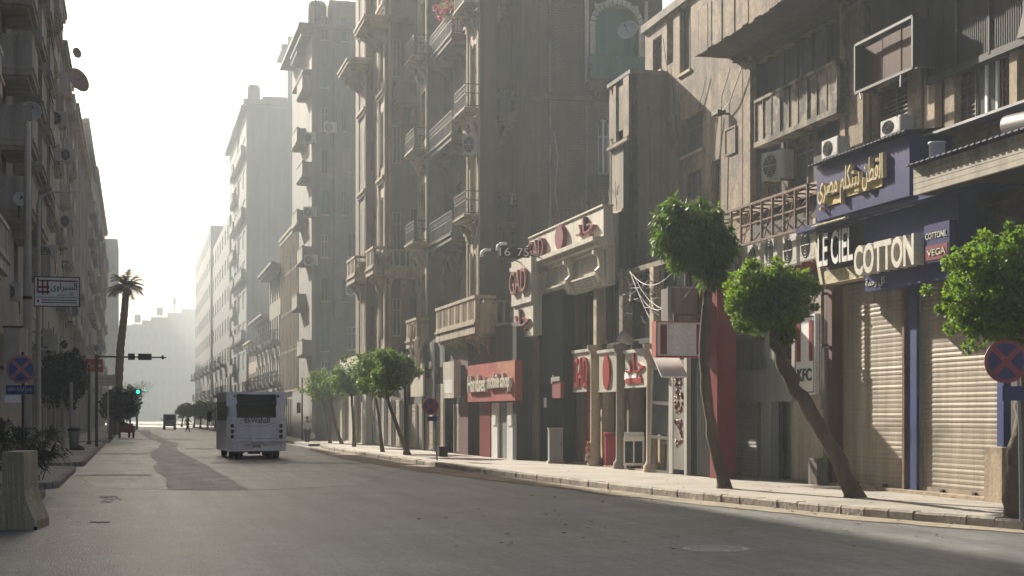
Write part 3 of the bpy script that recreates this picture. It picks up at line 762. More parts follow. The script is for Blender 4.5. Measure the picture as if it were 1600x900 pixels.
# rusty scaffold frame above the air conditioners
t = froot('rusty_frame', 'rusty steel lattice frame left from a removed sign above the air conditioners', 'steel frame', FO, FO.X(1128, .9), -.9, 0)
F9 = FO; ox = FO.X(1128, .9)
def L9(px, py, out=.9): return (FO.X(px, out) - ox, .9 - out, FO.Z(px, py, out))
m_ = MB()
zA, zB = L9(1200, 300)[2], L9(1200, 392)[2]; xl, xr = 0, FO.X(1262, .9) - ox
zA, zB = FO.Z(1200, 310, .9), FO.Z(1200, 372, .9)
for z in (zA, zB): m_.box(xl, xr, -.03, .03, z - .03, z + .03); m_.box(xl, xr, .72, .76, z - .03, z + .03)
k = 8
for i in range(k + 1):
    x = xl + (xr - xl) * i / k
    m_.box(x - .025, x + .025, -.032, .028, zB, zA); m_.box(x - .02, x + .02, .03, .88, zA - .02, zA + .02)
    if i % 2: m_.tube([(x, 0, zB), (x + (xr - xl) / k, .74, zA)], .016, 5); m_.tube([(x, 0, zA), (x - (xr - xl) / k * .8, .0, zB)], .014, 5)
m_.box(xl, xr, -.02, .02, (zA + zB) / 2 - .02, (zA + zB) / 2 + .02)
put('lattice', m_.mesh('lattice', rust), t)
# ================================================================== corner wing, shaded camera-facing side painted greyer than the lit narrow front
yw = FO.W(FO.X(1041), 0, 0).y
FS = Fr(14.95, yw, 0.0)                 # faces the camera end
FW = Fr(14.95, yw + 2.15, R(-90))       # faces the street
WB = Bld('corner_wing', 'narrow flaking plaster wing rising beside the bakery sign', FW)
zw = FS.Z(985, 115); zb = FS.Z(1000, 428)
hw = (FW.X(954), FW.X(974), FW.Z(964, 330), FW.Z(964, 222))
WB.put(FW, 'wall', wall_mb(0, 2.15, zb, zw, [hw], .2, 0), plaster_warm)
window(WB, FW, hw, .12, 'sash', plaster_warm, glassb, .08, stone_pale)
WB.put(FS, 'side_wall', MB().box(.0, 1.16, .0, 1.93, zb, zw - .003).box(.215, 1.16, 1.932, 2.15, zb, zw - .004), plaster)
WB.put(FW, 'torn_cladding', MB().box(.1, .6, -.05, -.003, zw - 1.7, zw - .3).box(.62, .9, -.09, -.003, zw - 1.9, zw - .1).box(.95, 1.5, -.04, -.003, zw - 1.6, zw - .2).box(1.55, 2.1, -.07, -.003, zw - 1.9, zw - .02).box(.05, 2.1, -.12, -.003, zw - 2.05, zw - 1.95), plaster_warm)
WB.put(FS, 'coping', MB().box(-.08, 1.17, -.1, 2.2, zw, zw + .12), plaster_grey)
WB.put(FS, 'drain_pipe', MB().tube([(.62, -.05, zb), (.62, -.05, zw - 1.4), (.55, -.05, zw - 1.0)], .03, 6), plaster_grey)
# ================================================================== bakery (low columned shop building)
FG = street_r(14.45, 804)
GB = Bld('bakery', 'two storey cream restaurant front with slim columns and dark upper glazing', FG)
gx = lambda p, o=0: FG.X(p, o)
FG2 = street_r(14.0, 803); gy = lambda p, o=0: FG2.X(p, o)
gR = FG.X(1108)
GB.put(FG, 'body', MB().box(.05, gR, 1.9, 3.4, .17, 6.0).box(0, gx(843) - .02, .4, 3.4, .17, 8.0), darkin)
GB.put(FG, 'ceiling', MB().box(gx(843), gR, .02, 1.9, 6.05, 6.2).box(gx(843), gR, 2.0, 6, 6.05, 6.2), plaster)
GB.put(FG, 'mezzanine_floor', MB().box(gx(882), gx(1022), .05, 1.9, 3.9, 4.05), darkin)
# roof slab with parapet block behind the sign
zsb, zst = FG.Z(935, 372, .35), FG.Z(935, 326, .35)
GB.put(FG, 'parapet', MB().box(gx(822), gx(944), .0, .5, 6.2, zst - .05), cream)
GB.put(FG, 'terrace_roof', MB().box(gx(822), gx(944), .5, 1.6, 7.4, 7.6), plaster_grey)
# cornice under the sign (stepped) and frieze with brackets
m_ = MB(); zc = zsb; xa, xb = gx(806, .5), gx(938, .5)
m_.box(xa, xb, -.75, -.003, zc - .16, zc - .02); m_.box(xa, xb, -.62, -.003, zc - .30, zc - .162); m_.box(xa + .1, xb - .05, -.42, -.003, zc - .42, zc - .302)
GB.put(FG, 'cornice', m_, cream)
m_ = MB(); m_.box(xa + .2, xb - .02, -.30, -.003, zc - 1.5, zc - .422)
for k in range(3):
    x0_, x1_ = xa + .4 + k * (xb - xa - .5) / 3, xa + .4 + (k + .82) * (xb - xa - .5) / 3
    for j in range(5): m_.box(x0_, x1_, -.34 - .035 * j, -.302, zc - 1.45 + .07 * j, zc - 1.39 + .07 * j)
GB.put(FG, 'frieze', m_, cream)
for k in range(4):
    x_ = xa + .3 + k * (xb - xa - .5) / 3.05
    GB.put(FG, 'bracket', MB().xprism([(-.30, -.0), (-.66, -.0), (-.66, -.12), (-.5, -.2), (-.46, -.5), (-.58, -.62), (-.5, -.8), (-.36, -.95), (-.30, -1.0)], 0, .17), cream, x_, -.002, zc - .43)
# slim double columns and dark windows behind
cols = [(882, 896), (925, 936), (965, 977), (1012, 1026)]
for i, (a, b) in enumerate(cols):
    x = (gx(a, .1) + gx(b, .1)) / 2; zc1 = FG.Z((a + b) / 2, 556, .1)
    r_ = .17
    m_ = MB().lathe([(r_ * 1.5, .17), (r_ * 1.5, .34), (r_ * 1.15, .4), (r_, .5), (r_ * .92, zc1 - .1), (r_ * 1.1, zc1), (r_ * 1.0, zc1 + .03), (r_ * 1.35, zc1 + .2), (r_ * 1.55, zc1 + .24), (r_ * 1.55, zc1 + .34)], (x, -.1, 0), 14)
    m_.box(x - .22, x + .22, .1, .45, .17, 4.2); m_.box(x - .16, x + .16, -.12, .3, zc1 + .342, 6.03)
    GB.put(FG, 'column', m_, concrete if i % 2 else plaster)
for (a, b) in [(843, 882), (897, 924), (937, 964), (978, 1012), (1027, 1060)]:
    x0_, x1_ = gx(a), gx(b); z0_, z1_ = FG.Z((a + b) / 2, 545), 6.03
    if a > 850: window(GB, FG, (x0_, x1_, z0_, z1_), .22, 'sash', black, glassd)
# black-clad entrance
GB.put(FG2, 'black_cladding', MB().box(gy(845), gy(879), .0, .44, 2.9, 6.04).box(gy(845), gy(849), .0, .44, .17, 2.9).box(gy(875), gy(879), .002, .44, .17, 2.9).box(gy(849), gy(875), .4, .43, .17, 2.9), blackp)
# tan roller shutter and tall cream sign block over it
roller(GB, FG2, gy(809), gy(842), .17, FG2.Z(826, 528), .03, shut, .11)
GB.put(FG2, 'corner_pier', MB().box(gy(842), gy(845) + .02, -.03, .4, .17, 6.03).box(gy(803), gy(808.5), -.03, .4, .17, 6.03), black)
t = froot('vertical_sign', 'tall cream sign block with raised brown letters at the far end of the bakery', 'sign', FG2, gy(804, .3), -.32, FG2.Z(818, 527, .3))
hs = FG2.Z(818, 404, .3) - FG2.Z(818, 527, .3); ws = gy(834, .3) - gy(804, .3)
put('panel', MB().box(0, ws, 0, .35, 0, hs * .42).box(-.08, ws + .02, -.08, .34, hs * .42 + .003, hs).mesh('panel', cream), t)
brn = mat('brown_letter', (.25, .07, .05), rough=.5)
lettering(t, ar('جاد'), .15, ws - .3, hs * .08, hs * .36, -.0, brn, .12); lettering(t, 'GAD', .05, ws - .3, hs * .56, hs * .86, -.085, brn, .12)
# big roof sign
t = froot('roof_sign', 'long cream fascia sign with dark red letters above the bakery cornice', 'sign', FG, gx(828, .35), -.37, zsb)
ws = gx(944, .35) - gx(828, .35); hs = zst - zsb
put('panel', MB().box(0, ws, 0, .30, 0, hs).box(-.04, ws + .04, -.05, .32, hs + .002, hs + .06).box(-.04, ws + .04, -.05, .32, -.06, -.002).mesh('panel', cream), t)
wine = mat('wine_letter', (.20, .03, .045), rough=.45)
lettering(t, 'GAD', .3, ws * .27, hs * .06, hs * .8, -.0, wine, .16); put('round_emblem', MB().disc((ws * .5, hs * .5), ws * .055, hs * .44, -.16, 0).mesh('round_emblem', wine), t)
lettering(t, ar('جاد'), ws * .72, ws * .93, hs * .12, hs * .86, -.0, wine, .16)
# lower signs between the columns
redg = mat('red_sign_letter', (.38, .03, .03), rough=.4); silver = mat('silver_sign', (.62, .58, .51), rough=.45, metal=.2, streak=.2)
for (a, b, kind, lb) in [(897, 923, 0, 'small silver bakery sign with red Latin letters between the first two columns'), (937, 964, 1, 'small silver bakery sign with a tall red oval between the middle columns'), (978, 1012, 2, 'small silver bakery sign with red Arabic letters between the last columns')]:
    x0_, x1_, z0_, z1_ = FG.rect(a, 551, b, 610 if kind < 2 else 603, .16)
    t = froot('shop_sign', lb, 'sign', FG, x0_, -.18, z0_, 'signs between the bakery columns'); w_, h_ = x1_ - x0_, z1_ - z0_
    put('panel', MB().box(0, w_, 0, .12, 0, h_).box(-.06, w_ + .06, -.06, .15, h_ + .003, h_ + .1).box(0, w_, -.03, .15, -.05, -.003).mesh('panel', silver), t)
    if kind == 0: lettering(t, 'GAD', w_ * .08, w_ * .92, h_ * .08, h_ * .88, 0, redg, .06)
    elif kind == 1:
        put('oval_emblem', MB().disc((w_ * .5, h_ * .48), w_ * .2, h_ * .46, -.06, 0).mesh('oval_emblem', redg), t)
    else:
        lettering(t, ar('جاد'), w_ * .1, w_ * .9, h_ * .25, h_ * .98, 0, redg, .06); put('red_bar', MB().box(w_ * .08, w_ * .8, -.04, 0, h_ * .08, h_ * .24).mesh('red_bar', redg), t)
# back wall of the open shop
GB.put(FG, 'shop_counter', MB().box(gx(900), gx(916), .5, .9, .17, 1.3).box(gx(948), gx(958), .9, 1.0, .17, 3.6), plaster_grey)
GB.put(FG, 'doorstep', MB().box(gx(884), gx(1018), -.12, .9, .155, .21), stone_pale)
# metal front right of the columns : open door leaf, poster door, folding gate
x0_, x1_, z0_, z1_ = FG.rect(1003, 605, 1040, 737, .05)
def frame_leaf(w, h, m, panels=4, t=.06, b=.09):
    g = MB(); g.box(0, b, 0, t, 0, h); g.box(w - b, w, 0, t, 0, h)
    for i in range(panels + 1):
        z = (h - b) * i / panels; g.box(b, w - b, 0, t, z, z + b)
    return g
t = froot('door_leaf', 'white metal glazed door leaf leaning open at the bakery front', 'door leaf', FG, gx(1000, .5), -.25, .17)
t.rotation_euler = (0, R(3), FG.yaw + R(14))
put('frame', frame_leaf(1.0, 3.0, woodw, 3).mesh('frame', woodw), t); put('pane', MB().box(.08, .92, .025, .035, 1.1, 2.9).mesh('pane', glassb), t)
GB.put(FG, 'metal_door', frame_leaf(gx(1046) - gx(1022), 3.3, woodw, 4), woodw, gx(1022), .1, .17)
GB.put(FG, 'door_back', MB().box(gx(1020), gx(1046), .2, .3, .17, 3.6), plaster_grey)
GB.put(FG, 'pilaster', MB().box(gx(1046), gx(1052), -.02, .3, .17, 3.9).box(gx(1070), gx(1074), -.02, .3, .17, 3.9), woodw)
t = froot('poster_board', 'narrow board with worn red calligraphy beside the folding gate', 'poster board', FG, gx(1052) + .03, -.01, .3)
w_ = gx(1070) - gx(1052) - .06; put('board', MB().box(0, w_, 0, .06, 0, 3.0).mesh('board', plaster_grey), t)
m_ = MB(); q = random.Random(5)
for k in range(46):
    x = q.uniform(.08, w_ - .2); z = q.uniform(.7, 2.8); s = q.uniform(.04, .12); m_.tube([(x, -.012, z), (x + s, -.012, z + s * q.uniform(-1, 1)), (x + s * 1.6, -.012, z + s * q.uniform(-.6, 1.2))], .022, 4)
put('calligraphy', m_.mesh('calligraphy', redd), t)
g = MB(); x0_, x1_ = gx(1074) + .02, gx(1107); n = 26
for i in range(n + 1):
    x = x0_ + (x1_ - x0_) * i / n; g.box(x - .016, x + .016, .10 + (.04 if i % 2 else 0), .13 + (.04 if i % 2 else 0), .2, 3.35)
for k in range(9):
    z = .35 + k * .36
    for i in range(n): 
        xa_, xb_ = x0_ + (x1_ - x0_) * i / n, x0_ + (x1_ - x0_) * (i + 1) / n; g.tube([(xa_, .13, z + (.12 if i % 2 else 0)), (xb_, .13, z + (0 if i % 2 else .12))], .009, 4, cap=False)
g.box(x0_, x1_, .08, .2, 3.35, 3.45)
GB.put(FG, 'folding_gate', g, iron)
GB.put(FG, 'gate_lintel', MB().box(gx(1046), gR, -.04, .35, 3.455, 3.75), redf)
ub = MB().box(gx(1036, -1.4), gx(1112, -1.4), 1.4, 1.6, 3.9, 6.2)
for k in range(7): ub.box(gx(1040 + k * 10, -1.4), gx(1040 + k * 10, -1.4) + .06, 1.33, 1.4, 3.95, 6.1)
GB.put(FG, 'upper_boarding', ub, woodd)
GB.put(FG, 'upper_floor_slab', MB().box(gx(1020), gR, .1, 1.6, 3.76, 3.89), plaster_dark)
# projecting signboard: white with red side stripes; faces the camera
FKs = facing(1027, 38)
wS = FKs.X(1096) ; zS0, zS1 = FKs.Z(1060, 556), FKs.Z(1060, 504)
t = froot('projecting_sign', 'white lightbox sign with red side stripes sticking out over the folding gate', 'sign', FKs, 0, 0, zS0)
put('lightbox', MB().box(0, wS, 0, .28, 0, zS1 - zS0).mesh('lightbox', white), t)
hS = zS1 - zS0
put('rim', MB().box(-.03, wS + .03, -.02, .3, -.04, -.002).box(-.03, wS + .03, -.02, .3, hS + .002, hS + .03).box(-.04, -.003, -.02, .3, -.04, hS + .03).box(wS + .003, wS + .04, -.02, .3, -.04, hS + .03).mesh('rim', redf), t)
put('stripe', MB().box(.08, .26, -.012, -.002, .04, hS - .06).mesh('stripe', red), t); put('stripe', MB().box(wS - .14, wS - .03, -.012, -.002, .04, hS - .04).mesh('stripe', red), t)
put('arm', MB().box(wS * .4, wS * .5, .1, .16, hS + .03, hS + .18).box(wS * .4, wS + .8, .1, .16, hS + .18, hS + .24).mesh('arm', iron), t)
t = froot('awning', 'small sagging white awning sheet under the projecting lightbox sign', 'awning', FKs, FKs.X(1036), .1, FKs.Z(1050, 588))
put('canvas', MB().xprism([(0, 0), (.9, .75), (.93, .73), (.03, -.03)], 0, .72).mesh('canvas', white), t)
t = froot('equipment_cabinet', 'grey brown open steel cabinet above the projecting lightbox sign', 'cabinet', FKs, FKs.X(1056), .5, FKs.Z(1075, 503))
put('casing', MB().box(0, .78, 0, .6, 0, .92).mesh('casing', mat('cabinet_brown', (.20, .17, .15), rough=.7, streak=.4)), t); put('edge_frame', MB().box(-.05, .05, -.03, 0, 0, .95).box(-.03, .8, -.03, 0, .92, .96).mesh('edge_frame', steelg), t)
# sundry things on the bakery pavement
def fg0(px, depth): return at(px, depth, .158)
t = root('utility_cabinet', 'grey steel utility cabinet on a plinth before the black cladding', 'cabinet', at(858.5, 49.6, .158), R(-8))
put('box', MB().box(0, .46, 0, .4, .08, 1.15).mesh('box', steelg), t); put('lid', MB().box(-.03, .49, -.03, .43, 1.152, 1.2).mesh('lid', steelg), t); put('plinth', MB().box(-.05, .51, -.05, .45, 0, .078).mesh('plinth', concrete), t)
put('handle', MB().box(.4, .43, -.02, -.001, .6, .75).mesh('handle', iron), t)
t = root('red_bin', 'tall red plastic bin with lid standing between the columns', 'bin', at(946, 46.2, .158), R(-14))
put('body', MB().xprism([(0, 0), (.42, 0), (.46, .95), (-.03, .95)], 0, .44).mesh('body', mat('red_plastic', (.40, .03, .06), rough=.4)), t); put('lid', MB().xprism([(-.06, .955), (.49, .955), (.46, 1.05), (.2, 1.1), (-.02, 1.05)], -.03, .47).mesh('lid', MATS['red_plastic']), t)
t = root('white_stand', 'white metal snack stand with two glazed doors at the bakery front', 'cabinet', at(974, 44.0, .158), R(-22))
m_ = MB().box(0, .62, 0, .5, .12, .2).box(0, .62, 0, .5, .85, .98).box(0, .05, 0, .5, .2, .85).box(.57, .62, 0, .5, .2, .85).box(.29, .33, 0, .05, .2, .85).box(.02, .6, .1, .45, .98, 1.12).box(0, .62, .45, .5, .2, .85)
put('body', m_.mesh('body', white), t); put('pane', MB().box(.05, .57, .03, .04, .2, .85).mesh('pane', glassd), t)
for x in (.05, .55):
    for y in (.05, .45): put('leg', MB().box(x - .025, x + .025, y - .025, y + .025, 0, .118).mesh('leg', white), t)
t = root('small_awning', 'small striped white tin hood hung over the snack stand', 'awning', at(976, 44.2, 3.05), R(-90))
put('hood', MB().xprism([(0, 0), (.4, .38), (.42, .36), (.02, -.03)], 0, 1.1).xprism([(-.02, -.2), (.0, 0), (.02, 0), (0, -.2)], 0, 1.1).mesh('hood', white), t)
t = root('flag_banner', 'narrow dark red banner with white script tied along a column', 'banner', at(917, 47.6, .9), R(-30))
put('cloth', MB().box(0, .34, 0, .02, 0, 2.3).mesh('cloth', redd), t)
m_ = MB(); q = random.Random(9)
for k in range(22):
    z = .15 + k * .095; m_.tube([(.08 + q.uniform(0, .05), -.012, z), (.15, -.012, z + q.uniform(-.04, .05)), (.24 + q.uniform(0, .04), -.012, z)], .012, 4)
put('script', m_.mesh('script', MATS['litter']), t)
t = root('red_cloth', 'crumpled red and white cloth hanging from the column base', 'cloth', at(914, 47.3, .3), 0)
m_ = MB(); q = random.Random(2)
for k in range(7):
    x = k * .05; m_.face([(x, q.uniform(-.05, .05), 0), (x + .05, q.uniform(-.05, .05), .02), (x + .05 + .02, q.uniform(-.02, .06), .62), (x + .02, q.uniform(-.05, .05), .66)])
put('folds', m_.mesh('folds', mat('red_white_cloth', (.40, .05, .05), col2=(.55, .5, .45), c2scale=5, c2at=.52)), t)
x0_, x1_, z0_, z1_ = FG2.rect(864, 597, 877, 622, .1)
t = froot('small_sign', 'small dark red box sign with pale script on the black cladding', 'sign', FG2, x0_, -.13, z0_)
put('panel', MB().box(0, x1_ - x0_, 0, .12, 0, z1_ - z0_).mesh('panel', redd), t); lettering(t, 'phone', .02, x1_ - x0_ - .02, z1_ - z0_ - .05, z1_ - z0_ + .25, -.01, letter, .04)
tag(put('paper_notice', MB().box(0, .35, -.01, -.001, 0, .35).mesh('paper_notice', white), None, FG2.W(gy(850), -.002, 2.05), FG.yaw), 'white paper notice stuck to the black cladding', 'notice')
# tangled cables over the bakery
q = random.Random(21)
for i, (a, b, lb) in enumerate([((984, 424), (1062, 410), 'pale cable drooping from the wing towards the round tree'), ((984, 425), (1056, 462), 'pale cable looping lower towards the brown cabinet'), ((986, 428), (1015, 497), 'pale cable running steeply down from the wing corner'), ((990, 430), (1105, 404), 'thin cable sagging widest beneath the wing soffit')]):
    cable(lb, [fw(FG, a[0], a[1], .5), fw(FG, b[0], b[1], .7)], .011, steelg, [.5, .7, .05, 1.1][i])
m_ = MB()
for k in range(26):
    P = [Vector((q.uniform(0, 2.2), q.uniform(-.3, .3), q.uniform(0, .9)))]
    for j in range(5): P.append(P[-1] + Vector((q.uniform(-.5, .5), q.uniform(-.2, .2), q.uniform(-.35, .35))))
    m_.tube(P, .010, 4)
tag(put('cable_tangle', m_.mesh('cable_tangle', iron), None, FG.W(gx(1000), -.25, 4.7), FG.yaw), 'knot of loose cables hanging before the dark upper glazing', 'cable tangle')
t = root('spotlight', 'grey spotlight tilted on the ledge above the Arabic bakery sign', 'spotlight', FG.W(gx(988, .3), -.3, FG.Z(990, 535, .3)), FG.yaw)
b_ = MB().lathe([(.05, 0), (.12, .05), (.2, .4), (.21, .42)], n=12).mesh('lamp_head', steelg); b_.transform(Matrix.Rotation(R(60), 4, 'X')); put('lamp_head', b_, t); put('bracket', MB().box(-.02, .02, -.02, .2, -.2, .05).mesh('bracket', iron), t)
# dry creeper on the terrace
m_ = MB()
for k in range(60):
    x = q.uniform(0, 8); P = [Vector((x, .6, 7.6))]
    for j in range(5): P.append(P[-1] + Vector((q.uniform(-.3, .3), q.uniform(-.1, .1), q.uniform(.1, .35) * (1 + x * .05))))
    m_.tube(P, .010, 3)
tag(put('dry_creeper', m_.mesh('dry_creeper', MATS['plaster']), None, FG.W(gx(840), 0, 0), FG.yaw), 'dry leafless creeper along the bakery terrace roof', 'creeper')

# ================================================================== red restaurant on the ground floor of the old building
FK = street_r(15.72, 1108)
kx = lambda p, o=0: FK.X(p, o)
KB = Bld('red_restaurant', 'red and grey shuttered restaurant front under the air conditioners', FK, cat='shop front')
KB.put(FK, 'back_wall', MB().box(0, kx(1292), .75, .9, .17, 5.5), plaster_grey)
KB.put(FG, 'red_pillar', MB().box(gx(1109), gx(1120.5), .0, .52, .158, FG.Z(1115, 440)), red)
KB.put(FK, 'red_fascia', MB().box(kx(1110), kx(1280), -.25, -.1, FK.Z(1200, 438), FK.Z(1200, 420)).box(kx(1110), kx(1116), -.35, -.252, FK.Z(1200, 438) - .3, FK.Z(1200, 420)), redf)
KB.put(FK, 'fascia_back', MB().box(kx(1122), kx(1280), -.1, .5, FK.Z(1200, 438) - .2, FK.Z(1200, 420) - .02), woodd)
roller(KB, FK, kx(1146, -.3), kx(1188, -.3), .17, FK.Z(1170, 520, -.3), .3, shutg, .1)
roller(KB, FK, kx(1204), kx(1240), .17, 3.2, .35, shutg, .1)
KB.put(FK, 'door_recess', MB().box(kx(1203), kx(1214), .15, .2, .17, 3.15), darkin)
a, b = FK.Z(1185, 628, .1), FK.Z(1185, 578, .1)
KB.put(FK, 'grey_band', MB().box(kx(1128, .1), kx(1238, .1), -.1, .28, a, b), greyp)
KB.put(FK, 'grey_pier', MB().box(kx(1188, .1), kx(1203, .1), -.09, .28, .17, a - .003).box(kx(1198), kx(1212), -.05, .28, b + .003, FK.Z(1200, 470)), greyp)
KB.put(FK, 'upper_panel', MB().box(kx(1146), kx(1198), .3, .4, b + .003, FK.Z(1170, 440)), greyp)
KB.put(FK, 'beige_wall', MB().box(kx(1238), kx(1291), -.02, .74, .17, FK.Z(1265, 441)), mat('beige_cladding', (.38, .32, .25), rough=.6, streak=.35, var=.2))
x0_, x1_, z0_, z1_ = FK.rect(1244, 492, 1276, 617, .1)
t = froot('wall_sign', 'tall white sign with red side stripes and short black letters on the beige wall', 'sign', FK, x0_, -.14, z0_); w_, h_ = x1_ - x0_, z1_ - z0_
put('panel', MB().box(0, w_, 0, .11, 0, h_).mesh('panel', white), t); put('trim', MB().box(.05, w_ - .05, -.006, -.001, .05, .075).box(.05, w_ - .05, -.006, -.001, h_ - .075, h_ - .05).box(.05, .075, -.006, -.001, .075, h_ - .075).box(w_ - .075, w_ - .05, -.006, -.001, .075, h_ - .075).mesh('trim', black), t)
put('stripe', MB().box(.12, w_ * .3, -.012, -.002, h_ * .42, h_ * .92).mesh('stripe', red), t); put('stripe', MB().box(w_ * .72, w_ - .12, -.012, -.002, h_ * .42, h_ * .92).mesh('stripe', red), t)
lettering(t, 'KFC', w_ * .16, w_ * .84, h_ * .17, h_ * .33, -.001, black, .02, .02)
x0_, x1_, z0_, z1_ = FK.rect(1121, 478, 1150, 507, .3)
t = froot('fascia_sign', 'small white panel with black letters half hidden behind the leaning tree crown', 'sign', FK, x0_, -.33, z0_)
put('panel', MB().box(0, x1_ - x0_, 0, .08, 0, z1_ - z0_).mesh('panel', white), t); lettering(t, 'KFC', .1, x1_ - x0_ - .1, .1, z1_ - z0_ - .1, -.001, black, .02)
t = froot('meter_box', 'brown electric meter box at the foot of the beige wall', 'meter box', FK, kx(1264, .3), -.32, .158)
put('box', MB().box(0, .5, 0, .29, .0, .62).mesh('box', MATS['cabinet_brown']), t); put('door', MB().box(.12, .48, -.012, -.001, .05, .58).mesh('door', woodd), t)
t = froot('drain_pipe', 'pale drain pipe running down beside the dark red column', 'pipe', FK, kx(1289, .1), -.16, 0)
put('pipe', MB().tube([(0, 0, FK.Z(1290, 640)), (0, 0, FK.Z(1290, 345))], .045, 8).tube([(.1, .03, .2), (.1, .03, FK.Z(1290, 545))], .07, 8).mesh('pipe', plaster_grey), t); put('pipe_clip', MB().box(-.06, .06, -.05, .12, 3.4, 3.45).box(-.06, .06, -.05, .12, 4.6, 4.65).mesh('pipe_clip', iron), t)
KB.put(FK, 'dark_red_column', MB().box(kx(1292), kx(1301), -.02, .74, .17, 5.3), mat('maroon_column', (.11, .035, .025), rough=.7, streak=.3))

# ================================================================== cotton shop
FC_ = street_r(15.82, 1302)
cx = lambda p, o=0: FC_.X(p, o)
CB = Bld('clothing_shop', 'clothing shop with two tall closed roller shutters and navy piers', FC_, cat='shop front')
zl = FC_.Z(1400, 428)
CB.put(FC_, 'back_wall', MB().box(-.1, cx(1700), .25, .6, .17, 5.5).box(-.1, cx(1700), .02, .249, zl, 5.5), plaster_dark)
roller(CB, FC_, cx(1303), cx(1412), .2, zl - .02, .16, shut, .10)
roller(CB, FC_, cx(1431), cx(1557), .2, zl - .02, .16, shut, .10)
CB.put(FC_, 'shutter_post', MB().box(cx(1410.5), cx(1414), -.02, .3, .17, zl), rust)
CB.put(FC_, 'navy_pier', MB().box(cx(1416), cx(1430), .03, .3, .17, zl - .003), bluep)
CB.put(FC_, 'navy_pier', MB().box(cx(1558), cx(1568), .0, .3, 1.2, zl - .003), bluep)
CB.put(FC_, 'doorstep', MB().box(cx(1300), cx(1560), -.18, .3, .16, .22), stone_pale)
CB.put(FC_, 'stone_pedestal', MB().box(cx(1556), cx(1584), -.25, .3, .16, 1.19), stone_pale)
CB.put(FC_, 'end_pier', MB().box(cx(1584), cx(1700), -.06, .3, .16, 5.0), mat('dark_stone_pier', (.12, .10, .09), rough=.7, streak=.4))
# navy canopy: upper sign block
zt1 = FC_.Z(1340, 236, 1.0)
xa, xb = cx(1276, 1.0), cx(1421, 1.0)
z_t, z_b = FC_.Z(1345, 236, 1.0), FC_.Z(1345, 327, 1.0)
t = froot('navy_sign', 'deep navy canopy sign with raised cream and gold Arabic letters', 'sign', FC_, xa, -1.0, z_b); w_, h_ = xb - xa, z_t - z_b
put('canopy_box', MB().box(0, w_, 0, .95, 0, h_).mesh('canopy_box', navy), t)
lt = lettering(t, ar('القطن بيتكلم مصري'), w_ * .06, w_ * .78, h_ * .16, h_ * .82, -.0, mat('gilt_letter', (.62, .52, .30), rough=.45), .10, .004)
m_ = MB(); k = 0; x = -.12
while x < w_ + .05:
    m_.xprism([(-.16 - (.02 if k % 2 else 0), h_ + .02), (1.0, h_ + .16), (1.0, h_ + .175), (-.16 - (.02 if k % 2 else 0), h_ + .04)], x, x + .075); x += .08; k += 1
put('corrugated_roof', m_.mesh('corrugated_roof', mat('dark_blue_sheet', (.035, .04, .09), rough=.6, var=.3)), t)
put('gold_backing', MB().box(w_ * .14, w_ * .33, -.03, -.001, h_ * .22, h_ * .36).box(w_ * .36, w_ * .74, -.03, -.001, h_ * .28, h_ * .42).mesh('gold_backing', yellow), t)
# canopy soffit with slot lights
t = froot('canopy_soffit', 'navy canopy ceiling with rows of narrow slot lamps', 'canopy', FC_, cx(1290), -.95, z_b)
w_ = cx(1600) - cx(1290)
put('ceiling_panel', MB().box(.35, w_, .02, .93, -.12, -.004).mesh('ceiling_panel', navy), t)
for i in range(7):
    for j in range(2):
        put('slot_lamp', MB().box(1.2 + i * .62, 1.55 + i * .62, .2 + j * .38, .3 + j * .38, -.128, -.121).mesh('slot_lamp', steelg), t)
# cream curved sign LE CIEL
x0_, x1_, z0_, z1_ = FC_.rect(1292, 350, 1350, 428, .55)
t = froot('cream_sign', 'gold framed sign with tall black and white letters above the first shutter', 'sign', FC_, x0_, -.58, z0_ - .1); w_, h_ = x1_ - x0_ + .1, z1_ - z0_ + .1
put('panel', MB().box(0, w_, 0, .3, 0, h_).mesh('panel', mat('dark_sign_face', (.05, .048, .045), rough=.5)), t)
put('frame', MB().box(-.02, w_, -.03, .3, -.06, -.002).box(-.02, w_, -.03, -.001, .0, h_ * .2).mesh('frame', mat('ornate_gold', (.50, .42, .22), var=.5, scale=14, rough=.5, bump=.8)), t)
lettering(t, 'LE CIEL', w_ * .03, w_ * .93, h_ * .26, h_ * .88, -.001, black, .22, .03)
lettering(t, 'LE CIEL', w_ * .03, w_ * .93, h_ * .26, h_ * .88, -.2205, white, .01, .012)
q_ = MB(); N_ = 8
arc = [(-.02 - .38 * math.sin(math.pi * .5 * k / N_), -.05 + (h_ + .35) * k / N_) for k in range(N_ + 1)]
for (a, b), (c_, d_) in zip(arc, arc[1:]): q_.prism([(a, b), (a - .14, b), (c_ - .14, d_), (c_, d_)], -.06, .32)
put('curved_edge', q_.mesh('curved_edge', mat('pale_gold_edge', (.58, .52, .33), rough=.5)), t)
put('spot_lamp', MB().box(.2, w_ * .98, -.45, -.03, h_ + .0, h_ + .03).mesh('spot_lamp', MATS['ornate_gold']), t)
